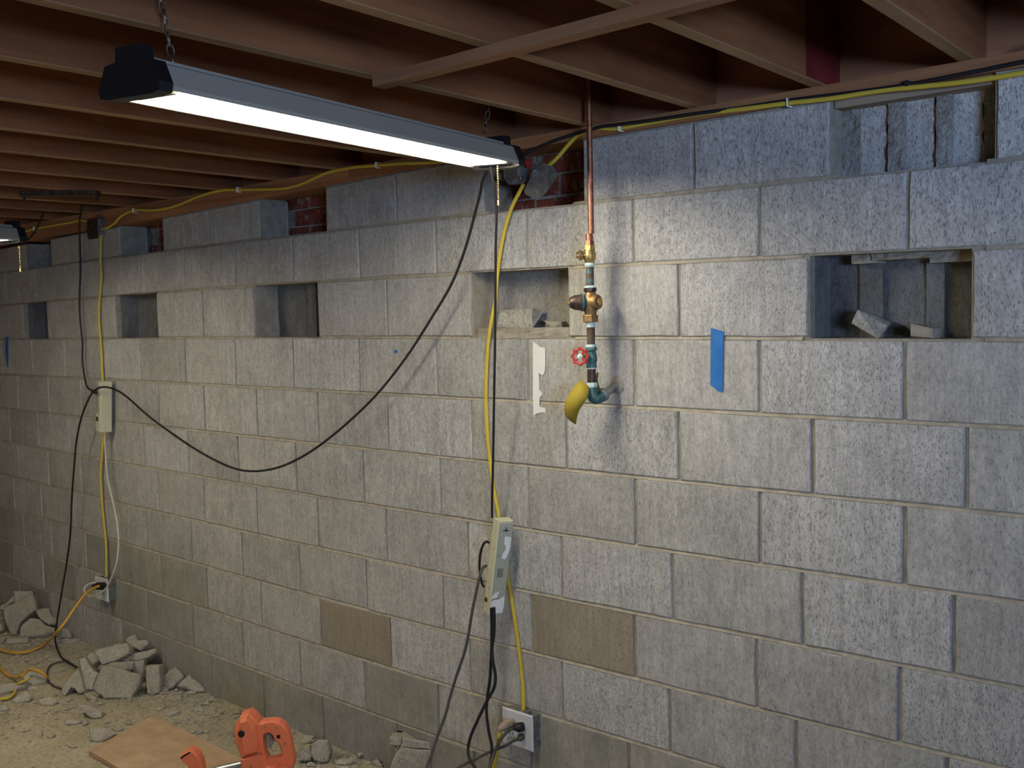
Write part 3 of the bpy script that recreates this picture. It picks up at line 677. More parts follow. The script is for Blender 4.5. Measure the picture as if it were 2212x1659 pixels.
cable('lamp_cord', [(1126, 1594, -.055), (1118, 1597, -.07), (1108, 1601, -.085), (1092, 1611, -.10), (1073, 1618, -.11), (1048, 1629, -.13), (1017, 1644, -.16), (985, 1661, -.20), (940, 1690, -.24)], .0048, 'greycord', 'lowest dark cord sweeping left from the white outlet', 'cord')
cable('extension_cord', [(1082, 1575, -.10), (1079, 1588, -.11), (1076, 1605, -.10), (1073, 1622, -.09), (1069, 1645, -.08), (1065, 1670, -.08), (1060, 1710, -.09)], .0080, 'yellow', 'thick yellow extension cord below the white outlet box', 'cord')
# staples
for i, (a_, b_) in enumerate(((1340, 276), (1703, 222), (815, 357), (515, 410), (290, 455), (75, 494))):
    c = aty(a_, b_, -.014)
    lb = ['white cable staple beside the copper pipe', 'brassy cable staple on the sill right of the pipe', 'white cable staple left above the lamp end', 'white cable staple above the pale blocks', 'small pale cable staple by the far junction box', 'pale cable staple over the second lamp'][i]
    mb = MB(); s = .009
    mb.tube([c + Vector((-.002, .014, s)), c + Vector((0, -.008, s)), c + Vector((0, -.008, -s)), c + Vector((.002, .014, -s))], .0022, 6)
    if i != 1: mb.box(c + Vector((0, -.006, 0)), (.004, 0, 0), (0, .0025, 0), (0, 0, s))
    tag(mb.build('cable_staple', M['tape']), lb, 'staple', 'cable staples')
c = aty(1960, 184, -.014)
tag(MB().lathe(c + Vector((0, .014, .004)), (0, -1, 0), [(0, .007), (.02, .007), (.024, .004)], 10).build('cable_clip', M['cord']), 'small black clip holding the black cable on the sill', 'clip')

# ------------------------------------------------------------------ junction boxes
root = empty('junction_box', aty(1140, 390, -.0), 'grey metal junction box with a tilted cover plate over the brick pocket', 'junction box')
c = aty(1121, 374, .01)
oc = [(cos(pi / 8 + pi / 4 * i) * .040, sin(pi / 8 + pi / 4 * i) * .040) for i in range(8)]
MB().prism([(c.x + a_, .012, c.z + b_) for a_, b_ in oc], (0, -.034, 0)).build('box', M['galv'], root)
MB().prism([(c.x + a_ * .7, -.0225, c.z + b_ * .7) for a_, b_ in oc], (0, -.003, 0)).build('knockout', M['steel'], root)
pl = [(1153, 352), (1168, 348), (1183, 356), (1197, 360), (1206, 376), (1203, 385), (1172, 426), (1160, 432), (1136, 420), (1134, 410), (1146, 388)]
MB().prism([aty(a_, b_, -.028) for a_, b_ in pl], (0, -.004, 0)).build('cover_plate', M['galv'], root)
for a_, b_ in ((1157, 370), (1128, 385)):
    q = aty(a_, b_, -.030); MB().lathe(q, (0, -1, 0), [(0, .006), (.01, .006), (.012, .003)], 8).build('connector', M['steel'], root)
q = aty(1136, 345, -.02)
MB().lathe(q, (.55, -.2, -.75), [(0, .003), (.004, .0065), (.02, .008), (.028, .006)], 10).build('wire_nut', M['red'], root)
MB().box(aty(1110, 385, .06), (.004, 0, 0), (0, .075, 0), (0, 0, .01)).build('bracket', M['galv'], root)
c = aty(217, 495, 0)
root = empty('junction_box', c, 'dark square junction box on the far block wall beneath the joists', 'junction box')
MB().aabb((c.x - .045, -.038, c.z - .045), (c.x + .045, .001, c.z + .045)).build('box', M['galv'], root)
MB().prism([(c.x + a_ * .85, -.0385, c.z + b_ * .9) for a_, b_ in ((-.06, -.04), (-.045, -.055), (.05, -.055), (.062, -.04), (.06, .045), (.045, .056), (-.05, .055), (-.062, .04))], (0, -.004, 0)).build('cover_plate', M['iron'], root)

# ------------------------------------------------------------------ outlets
def outlet(c, wd, ht, label, gangs):
    root = empty('outlet_box', c, label, 'electrical outlet')
    MB().aabb((c.x - wd / 2 + .006, -.042, c.z - ht / 2 + .008), (c.x + wd / 2 - .006, .002, c.z + ht / 2 - .008)).build('box', M['galv'], root)
    x0, x1, z0, z1 = c.x - wd / 2, c.x + wd / 2, c.z - ht / 2, c.z + ht / 2; k_ = .004
    V = [(x0, -.042, z0), (x1, -.042, z0), (x1, -.042, z1), (x0, -.042, z1), (x0 + k_, -.0475, z0 + k_), (x1 - k_, -.0475, z0 + k_), (x1 - k_, -.0475, z1 - k_), (x0 + k_, -.0475, z1 - k_)]
    fixn(obj('plate', V, [(0, 1, 2, 3), (4, 7, 6, 5), (0, 4, 5, 1), (1, 5, 6, 2), (2, 6, 7, 3), (3, 7, 4, 0)], M['white'], root))
    for g in range(gangs):
        gx = c.x + (g - (gangs - 1) / 2) * .046
        for s in (-1, 1):
            rc = MB().prism([(gx + cos(q) * .0165, -.047, c.z + s * .020 + max(-.0125, min(.0125, sin(q) * .0165))) for q in [2 * pi * i / 16 for i in range(16)]], (0, -.0025, 0)).build('receptacle', M['white'], root)
            for dx in (-.006, .006):
                MB().aabb((gx + dx - .001, -.0502, c.z + s * .020 - .002), (gx + dx + .001, -.049, c.z + s * .020 + .006)).build('slot', M['black'], rc)
        MB().lathe((gx, -.047, c.z), (0, -1, 0), [(0, .003), (.0015, .003)], 8).build('screw', M['steel'], root)
    for dz in (-.025, .005):
        MB().lathe((c.x + wd / 2 - .007, -.02, c.z + dz), (1, 0, 0), [(0, .004), (.003, .004)], 8).build('screw', M['steel'], root)
    MB().lathe((c.x + wd * .2, -.026, c.z + ht / 2 - .010), (0, 0, 1), [(0, .012), (.008, .012), (.009, .015), (.014, .015)], 10).build('cable_clamp', M['galv'], root)
    return root
pa = aty(1084, 1531, -.045); pb = aty(1150, 1547, -.045); pc_ = aty(1150, 1625, -.045)
cc = Vector(((pa.x + pb.x) / 2, 0, (pb.z + pc_.z) / 2)); OW = pb.x - pa.x; OH = pb.z - pc_.z
outlet(cc, OW, OH, 'square white double outlet box at the foot of the wall', 2)
pa = aty(205, 1243, -.045); pb = aty(232, 1252, -.045); pc_ = aty(232, 1301, -.045)
cl = Vector(((pa.x + pb.x) / 2, 0, (pb.z + pc_.z) / 2))
outlet(cl, pb.x - pa.x, pb.z - pc_.z, 'white outlet box on the far wall above the rubble', 2)
def plug(name, p0, d, r, L_, mt, label):
    o = MB().lathe(p0, d, [(0, r * .9), (.006, r), (L_ * .6, r), (L_ * .85, r * .6), (L_, r * .42)], 12).build(name, M[mt], None, True)
    return tag(o, label, 'plug')
q0, q1 = aty(1131, 1569, -.050), aty(1111, 1573, -.078); plug('plug', q0, q1 - q0, .015, .036, 'cord', 'round black plug in the white outlet box')
q0, q1 = aty(1106, 1560, -.050), aty(1080, 1574, -.11); plug('plug', q0, q1 - q0, .016, .068, 'rust', 'tan plug of the thick yellow cord in the white outlet box')
q0, q1 = aty(1130, 1590, -.050), aty(1122, 1596, -.068); plug('plug', q0, q1 - q0, .010, .026, 'greycord', 'small grey plug lowest in the white outlet box')
q0, q1 = aty(226, 1266, -.050), aty(206, 1266, -.10); plug('plug', q0, q1 - q0, .019, .066, 'cord', 'dark plug in the far wall outlet above the rubble')
q0, q1 = aty(220, 846, -.055), aty(203, 846, -.085); plug('plug', q0, q1 - q0, .013, .05, 'cord', 'dark plug in the top of the far left power strip')

# ------------------------------------------------------------------ power strips
def pstrip(c, up, wn, wd, dp, ln, label, near):
    up = Vector(up).normalized(); wn = Vector(wn); wn = (wn - up * wn.dot(up)).normalized(); sd = up.cross(wn).normalized()  # sd: to the viewer's right
    root = empty('power_strip', c, label, 'power strip')
    Q = lambda s, t_, h_: c + sd * s + wn * t_ + up * h_
    k_ = .004; V = []
    sec = [(-wd / 2, -dp / 2), (-wd / 2, dp / 2 - k_), (-wd / 2 + k_, dp / 2), (wd / 2 - k_, dp / 2), (wd / 2, dp / 2 - k_), (wd / 2, -dp / 2)]
    for h_ in (-ln / 2, ln / 2):
        for s, t_ in sec: V.append(Q(s, t_, h_))
    Fc = [(i, (i + 1) % 6, 6 + (i + 1) % 6, 6 + i) for i in range(6)] + [tuple(range(6)), tuple(range(6, 12))]
    fixn(obj('body', V, Fc, M['strip'], root))
    return root, Q, sd, wn, up
pT = aty(1088, 1122, -.075); pB = aty(1066, 1322, -.075)
upv = (pT - pB); LN = upv.length; cS = (pT + pB) / 2
az_ = radians(-22)
root, Q, sd, wn, up_ = pstrip(cS, upv, (cos(az_), sin(az_), 0), .053, .040, LN, 'beige metal power strip hanging before the yellow cable, taped and labelled', True)
h = LN / 2
MB().prism([Q(-.023, .0201, -h + .004), Q(.024, .0201, -h + .004), Q(.024, .0201, h - .006), Q(-.023, .0201, h - .006)], wn * .0008).build('back_plate', M['strip2'], root)
MB().box(Q(.002, .0212, h - .030), sd * .010, up_ * .0013, wn * .0004).box(Q(.002, .0212, h - .027), sd * .0015, up_ * .007, wn * .0004).build('keyhole', M['black'], root)
MB().box(Q(.0, .0212, -h + .016), sd * .005, up_ * .0016, wn * .0004).build('keyhole', M['black'], root)
lb = MB()
for r_ in range(7):
    for s0, s1 in ((-.012, -.003), (-.001, .007)) if r_ % 2 else ((-.012, .002), (.004, .008)):
        lb.box(Q((s0 + s1) / 2 + .0, .0212, -.002 - r_ * .0042), sd * ((s1 - s0) / 2), up_ * .0012, wn * .0003)
lb.box(Q(-.012, .0212, h - .112), sd * .003, up_ * .001, wn * .0003); lb.box(Q(-.013, .0212, h - .116), sd * .0008, up_ * .004, wn * .0003)
lb.build('printed_label', M['label'], root)['kind'] = 'stuff'
def tapepatch(pts, z=.0212):
    import bmesh
    V = [Q(s, z + .0006 * (i % 3), h_) for i, (s, h_) in enumerate(pts)]
    return MB().prism(V, wn * .0012).build('tape_scrap', M['tape'], root)
tapepatch([(.0, h - .052), (.008, h - .050), (.023, h - .054), (.023, h - .085), (.019, h - .105), (.012, h - .122), (.008, h - .128), (-.004, h - .122), (-.002, h - .108), (.008, h - .095), (.006, h - .080), (.0, h - .075)])
tapepatch([(-.022, -h + .062), (-.014, -h + .074), (-.004, -h + .078), (.004, -h + .080), (-.002, -h + .070), (-.004, -h + .060), (-.022, -h + .056)])
tapepatch([(-.022, -h + .044), (-.012, -h + .052), (.004, -h + .052), (.022, -h + .062), (.024, -h + .030), (.02, -h + .006), (-.022, -h + .004)])
for hh in (h - .095, -h + .085):
    MB().lathe(Q(-.0265, .004, hh), -sd, [(0, .0035), (.0012, .0032)], 8).build('screw', M['steel'], root)
MB().lathe(Q(-.0265, -.008, -h + .042), -sd, [(0, .008), (.003, .008), (.005, .006)], 12).build('reset_button', M['iron'], root)
# far left strip: outlets and switch face the room
pT = aty(226, 824, -.05); pB = aty(226, 932, -.05); upv = pT - pB; LN = upv.length; cS = (pT + pB) / 2
root, Q, sd, wn, up_ = pstrip(cS, upv, (-.12, -1, 0), .040, .055, LN, 'pale power strip on the far left wall with a dark switch', False)
h = LN / 2
MB().box(Q(0, .024, -h + .045), sd * .0215, wn * .011, up_ * .042).build('switch_housing', M['strip'], root)
MB().box(Q(0, .036, -h + .066), sd * .010, wn * .002, up_ * .011).build('switch', M['iron'], root)
for i in range(5):
    MB().box(Q(0, .028, h - .03 - i * .036), sd * .013, wn * .0008, up_ * .013).build('receptacle', M['strip2'], root)

# ------------------------------------------------------------------ tape on the wall
def flat(name, pts, mt, label, y=-.0006, cat='tape', th=.0008):
    # follow the block face: subdivide nothing, tape bridges the joints
    o = MB().prism([aty(a_, b_, y) for a_, b_ in pts], (0, -th, 0)).build(name, M[mt]); return tag(o, label, cat)
flat('painters_tape', [(1535.7, 708.6), (1549, 712), (1562.7, 716), (1562, 780), (1561, 846), (1551, 845), (1544, 838), (1535, 832.5), (1535.5, 770)], 'bluetape', 'blue tape strip on the wall right of the pipe', -.0026)
flat('painters_tape', [(11.5, 727), (17.5, 728), (17.5, 793), (15.5, 793), (12, 770)], 'bluetape', 'blue tape strip at the far left edge of the wall', -.0026)
flat('painters_tape', [(852, 757), (856, 755), (859, 759), (858, 762), (852, 763)], 'bluetape', 'tiny scrap of blue tape on the block wall', -.0026)
flat('torn_tape', [(1151.5, 738), (1160, 744), (1166, 749), (1178, 752), (1178, 790), (1177, 803), (1173, 811), (1164, 806), (1165, 826), (1165, 842), (1169, 846), (1172, 852), (1166, 858), (1165, 876), (1168, 879), (1178, 882), (1179, 891), (1168, 891), (1158, 894), (1152.5, 899), (1151.5, 860), (1151.5, 800)], 'tape', 'torn strip of white tape left of the yellow tag', -.0028)

# ------------------------------------------------------------------ water pipe
PY = -.10
def pp(x_, y_, yy=PY): return aty(x_, y_, yy)
wp = empty('water_pipe', pp(1273, 600), 'vertical copper pipe with brass valves and a red handwheel before the wall', 'pipe')
p_top = pp(1271, 150); p_a = pp(1273, 520); mpx = mpp(p_a)
PX = p_a.x; Zat = lambda y_: aty(1273, y_, PY).z
pc3 = Vector((PX, PY, 0))
def vl(y0, y1, prof, n=16):  # lathe between two image heights; prof in (fraction, px radius)
    z0, z1 = Zat(y0), Zat(y1)
    return MB().lathe((PX, PY, z0), (0, 0, -1), [(f * (z0 - z1), r * mpx) for f, r in prof], n)
MB().lathe((p_top.x, PY, ZJ + .2), (0, 0, -1), [(0, .0078), (ZJ + .2 - Zat(505), .0086)], 16).build('copper_pipe', M['copper'], wp, True)
# straight run from ceiling: lean handled by one tube
vl(505, 530, [(0, 7.4), (.15, 8.2), (.9, 8.2), (1, 7.5)]).build('pipe_coupling', M['copper'], wp, True)
vl(520, 531, [(0, 10.5), (1, 11)], 6).build('union_nut', M['copper'], wp)
vl(530, 540, [(0, 13), (1, 13.2)], 6).build('union_nut', M['brass'], wp)
vl(539, 570, [(0, 11), (.3, 13.5), (.65, 13.5), (1, 9)]).build('tee_body', M['brass'], wp, True)
q = Vector((PX, PY, Zat(551))); dl = -RT * .95 - FW * .1; dl.z = 0
MB().lathe(q, dl, [(0, 9 * mpx), (14 * mpx, 8 * mpx), (16 * mpx, 10.5 * mpx), (23 * mpx, 11.5 * mpx), (24 * mpx, 7 * mpx), (29 * mpx, 7 * mpx)], 10).build('side_port', M['brass'], wp, True)
vl(568, 577, [(0, 10), (.5, 11.5), (1, 9.5)]).build('scale_collar', M['lime'], wp, True)
vl(576, 620, [(0, 8.6), (1, 8.6)]).build('pipe_nipple', M['patina'], wp, True)
vl(617, 624, [(0, 9.5), (.4, 13), (1, 13.5)]).build('scale_collar', M['lime'], wp, True)
vl(622, 631, [(0, 14), (.8, 14), (1, 11)]).build('collar', M['iron'], wp, True)
vl(629, 684, [(0, 10), (.2, 15), (.35, 17), (.65, 17), (.85, 13), (1, 12.5)]).build('valve_body', M['bronze'], wp, True)
q = Vector((PX, PY, Zat(653)))
MB().lathe(q, dl, [(0, 14 * mpx), (14 * mpx, 15 * mpx), (16 * mpx, 19.5 * mpx), (20 * mpx, 19.5 * mpx)], 18).build('bell_flange', M['verdigris'], wp, True)
MB().lathe(q + dl * (20 * mpx), dl, [(0, 18 * mpx), (16 * mpx, 16 * mpx), (26 * mpx, 11 * mpx)], 18).build('bell_cover', M['iron'], wp, True)
MB().lathe(q + dl * (44 * mpx), dl, [(0, 4 * mpx), (8 * mpx, 4 * mpx), (8.5 * mpx, 2.6 * mpx), (11 * mpx, 2.6 * mpx)], 8).build('adjusting_screw', M['brass'], wp, True)
dr = (RT * .75 - FW * .6); dr.z = 0; dr.normalize()
MB().lathe(q, dr, [(0, 17 * mpx), (18 * mpx, 17 * mpx), (22 * mpx, 15 * mpx)], 18).build('valve_cap', M['bronze'], wp, True)
MB().lathe(q + dr * (21 * mpx) + Vector((0, 0, .001)), dr, [(0, 8 * mpx), (4 * mpx, 8 * mpx)], 6).build('cap_bolt', M['brass'], wp)
vl(680, 696, [(0, 16.5), (.1, 17.5), (.9, 17.5), (1, 16.5)], 6).build('hex_nut', M['bronze'], wp)
vl(695, 707, [(0, 11), (1, 10.5)]).build('pipe_collar', M['lime'], wp, True)
vl(706, 748, [(0, 10), (.08, 9), (1, 8.8)]).build('pipe_nipple', M['patina'], wp, True)
vl(744, 751, [(0, 11), (.5, 12), (1, 11.5)]).build('scale_collar', M['lime'], wp, True)
vl(750, 794, [(0, 12.5), (.15, 12.5), (.2, 10), (.45, 12.5), (.7, 12.5), (.8, 10.5), (1, 12)]).build('gate_valve', M['verdigris'], wp, True)
vl(791, 797, [(0, 11), (.5, 11.8), (1, 10.5)]).build('scale_collar', M['lime'], wp, True)
vl(795, 829, [(0, 9.4), (1, 9.4)]).build('black_nipple', M['iron'], wp, True)
vl(826, 836, [(0, 11.5), (.4, 13), (1, 12)]).build('scale_collar', M['lime'], wp, True)
# hand wheel facing the viewer's lower left
hc = aty(1253, 770, PY - .035); vc = Vector((PX, PY, Zat(770))); hd = (hc - vc).normalized(); hd = (hd * .35 - FW * .8 - RT * .1); hd.z = -.02; hd.normalize()
MB().tube([vc, hc + (vc - hc) * .02], 4.5 * mpx, 8).build('valve_stem', M['brass'], wp, True)
a_ = hd.cross(Vector((0, 0, 1))).normalized(); b_ = a_.cross(hd)
hw_ = MB(); R_ = 16.5 * mpx; nseg = 40
hw_.tube([hc + (a_ * cos(t_) + b_ * sin(t_)) * R_ * (1 + .10 * cos(8 * t_)) for t_ in [2 * pi * i / nseg for i in range(nseg + 1)]], 2.9 * mpx, 8, cap=False)
for i in range(4):
    t_ = pi / 4 + i * pi / 2; hw_.tube([hc, hc + (a_ * cos(t_) + b_ * sin(t_)) * R_], 2.2 * mpx, 6)
for i in range(8):
    t_ = i * pi / 4; e_ = hc + (a_ * cos(t_) + b_ * sin(t_)) * R_ * 1.12; hw_.lathe(e_ - hd * 2.5 * mpx, hd, [(0, 2 * mpx), (2.5 * mpx, 3.2 * mpx), (5 * mpx, 2 * mpx)], 6)
hwo = hw_.build('hand_wheel', M['red'], wp, True)
MB().lathe(hc - hd * 2 * mpx, hd, [(0, 6.5 * mpx), (4 * mpx, 6.5 * mpx), (4.5 * mpx, 3.5 * mpx), (7 * mpx, 3 * mpx)], 10).build('wheel_hub', M['lime'], hwo, True)
# elbow, ring and the stub into the wall
e0 = Vector((PX, PY, Zat(832))); wpt = aty(1333, 832, .0); rg = aty(1302, 853, -.062)
mid = Vector((PX + .004, PY + .002, Zat(862))); s1 = rg
MB().tube(spline([e0, Vector((PX, PY, Zat(846))), mid + Vector((0, .0, .004)), (mid + s1) / 2 + Vector((0, 0, -.004)), s1], 5), 12 * mpx, 14).build('elbow', M['verdigris'], wp, True)
dd = (wpt - rg).normalized()
MB().lathe(rg - dd * .008, dd, [(0, 13.5 * mpx), (.004, 15 * mpx), (.014, 15 * mpx), (.017, 12 * mpx)], 14).build('elbow_ring', M['galv'], wp, True)
MB().tube([rg, wpt + dd * .02], 9 * mpx, 12).build('wall_stub', M['galv'], wp, True)
MB().lathe(wpt + Vector((0, -.008, 0)), (0, 1, 0), [(0, 14 * mpx), (.007, 20 * mpx)], 14).build('stub_patch', M['mortar'], wall)
# paper tag hooked on the elbow
tg = [((1254, 821), (1273, 834)), ((1243, 833), (1272, 847)), ((1234, 846), (1269, 860)), ((1226, 859), (1259, 874)), ((1221, 872), (1252, 886)), ((1219, 884), (1248, 896)), ((1221, 896), (1246, 907)), ((1226, 903), (1244, 917))]
V = []
for i, (l_, r_) in enumerate(tg):
    yy = -.125 - .03 * sin(i / 7 * pi)
    V.append(aty(*l_, yy)); V.append((aty(*l_, yy) + aty(*r_, yy + .01)) / 2 + Vector((0, -.003, 0))); V.append(aty(*r_, yy + .012))
Fc = []
for i in range(7):
    for j_ in range(2): q = i * 3 + j_; Fc.append((q, q + 1, q + 4, q + 3))
o = obj('paper_tag', V, Fc, M['tag'], smooth=True)
uv = o.data.uv_layers.new(name='UVMap')
for p_ in o.data.polygons:
    for li in p_.loop_indices:
        vi = o.data.loops[li].vertex_index; uv.data[li].uv = ((vi % 3) / 2, (vi // 3) / 7 * 1.6)
so = o.modifiers.new('solid', 'SOLIDIFY'); so.thickness = .0008
tag(o, 'curled yellow paper tag with printed lines hanging on the pipe elbow', 'tag')
V = [aty(a_, b_, -.075) for a_, b_ in ((1290, 803), (1293, 806), (1291, 818), (1294, 832), (1298, 845), (1290, 846), (1287, 832), (1285, 820))]
MB().prism(V, (0, -.001, 0)).build('tag_tail', M['tag'], o)

# ------------------------------------------------------------------ rubble
def shard(pts, anchor, lean, th, label, group, sc, org, mt='rubble', z=0.0):
    """a broken piece: its outline lies on a plane that stands on the floor at the anchor and leans back; th metres thick"""
    r = random.Random(len(label) * 131 + int(pts[0][0]))
    T = lambda p: (org[0] + p[0] / sc, org[1] + p[1] / sc)
    a = atz(*T(anchor), 0.0); zl = zf(a.x, a.y); a = atz(*T(anchor), zl + .001); th_ = radians(lean); n = (-fw * cos(th_) + Vector((0, 0, 1)) * sin(th_)).normalized()
    ring = []
    for i, p in enumerate(pts):
        q = pts[(i + 1) % len(pts)]; ring.append(p)
        L_ = math.hypot(q[0] - p[0], q[1] - p[1])
        if L_ > 40:
            for f in ((.33, .67) if L_ > 110 else (.5,)):
                j_ = L_ * .035; ring.append((p[0] + (q[0] - p[0]) * f + r.uniform(-j_, j_), p[1] + (q[1] - p[1]) * f + r.uniform(-j_, j_)))
    P_ = []
    for p in ring:
        d = ray(*T(p)); t = (a - CAM).dot(n) / d.dot(n); P_.append(CAM + d * t)
    c = sum(P_, Vector()) / len(P_); N = len(P_); V = []
    for p in P_: V.append(p + (c - p).normalized() * min(.006, (c - p).length * .2) + n * r.uniform(-.001, .001))
    for p in P_: V.append(p - n * (.005 + r.uniform(0, .003)))
    for p in P_: V.append(p - n * (th * r.uniform(.5, .7)) + (p - c) * r.uniform(-.06, .04))
    for p in P_: V.append(p - n * (th * r.uniform(.92, 1.05)) + (c - p) * r.uniform(.05, .22))
    V.append(c + n * r.uniform(0, .004)); V.append(c - n * th)
    F_ = []
    for i in range(N):
        q = (i + 1) % N; F_.append((4 * N, i, q)); F_.append((4 * N + 1, 3 * N + q, 3 * N + i))
        for l_ in range(3): F_.append((l_ * N + i, (l_ + 1) * N + i, (l_ + 1) * N + q, l_ * N + q))
    # keep every vertex in front of the wall and above the floor
    V = [Vector((v.x, min(v.y, -.004), max(v.z, zl - .003))) for v in V]
    org_ = Vector((c.x, c.y, min(v.z for v in V)))
    o = fixn(obj('concrete_chunk', [v - org_ for v in V], F_, M[mt])); o.location = org_
    return tag(o, label, 'rubble', group)
A_ = 'far rubble pile at the left edge'; B_ = 'rubble pile beside the wall'; C_ = 'loose concrete pieces on the dusty floor'; D_ = 'rubble at the foot of the wall near the orange tool'
O1 = (3.876, (0, 1231)); O2 = (3.656, (432, 1490))
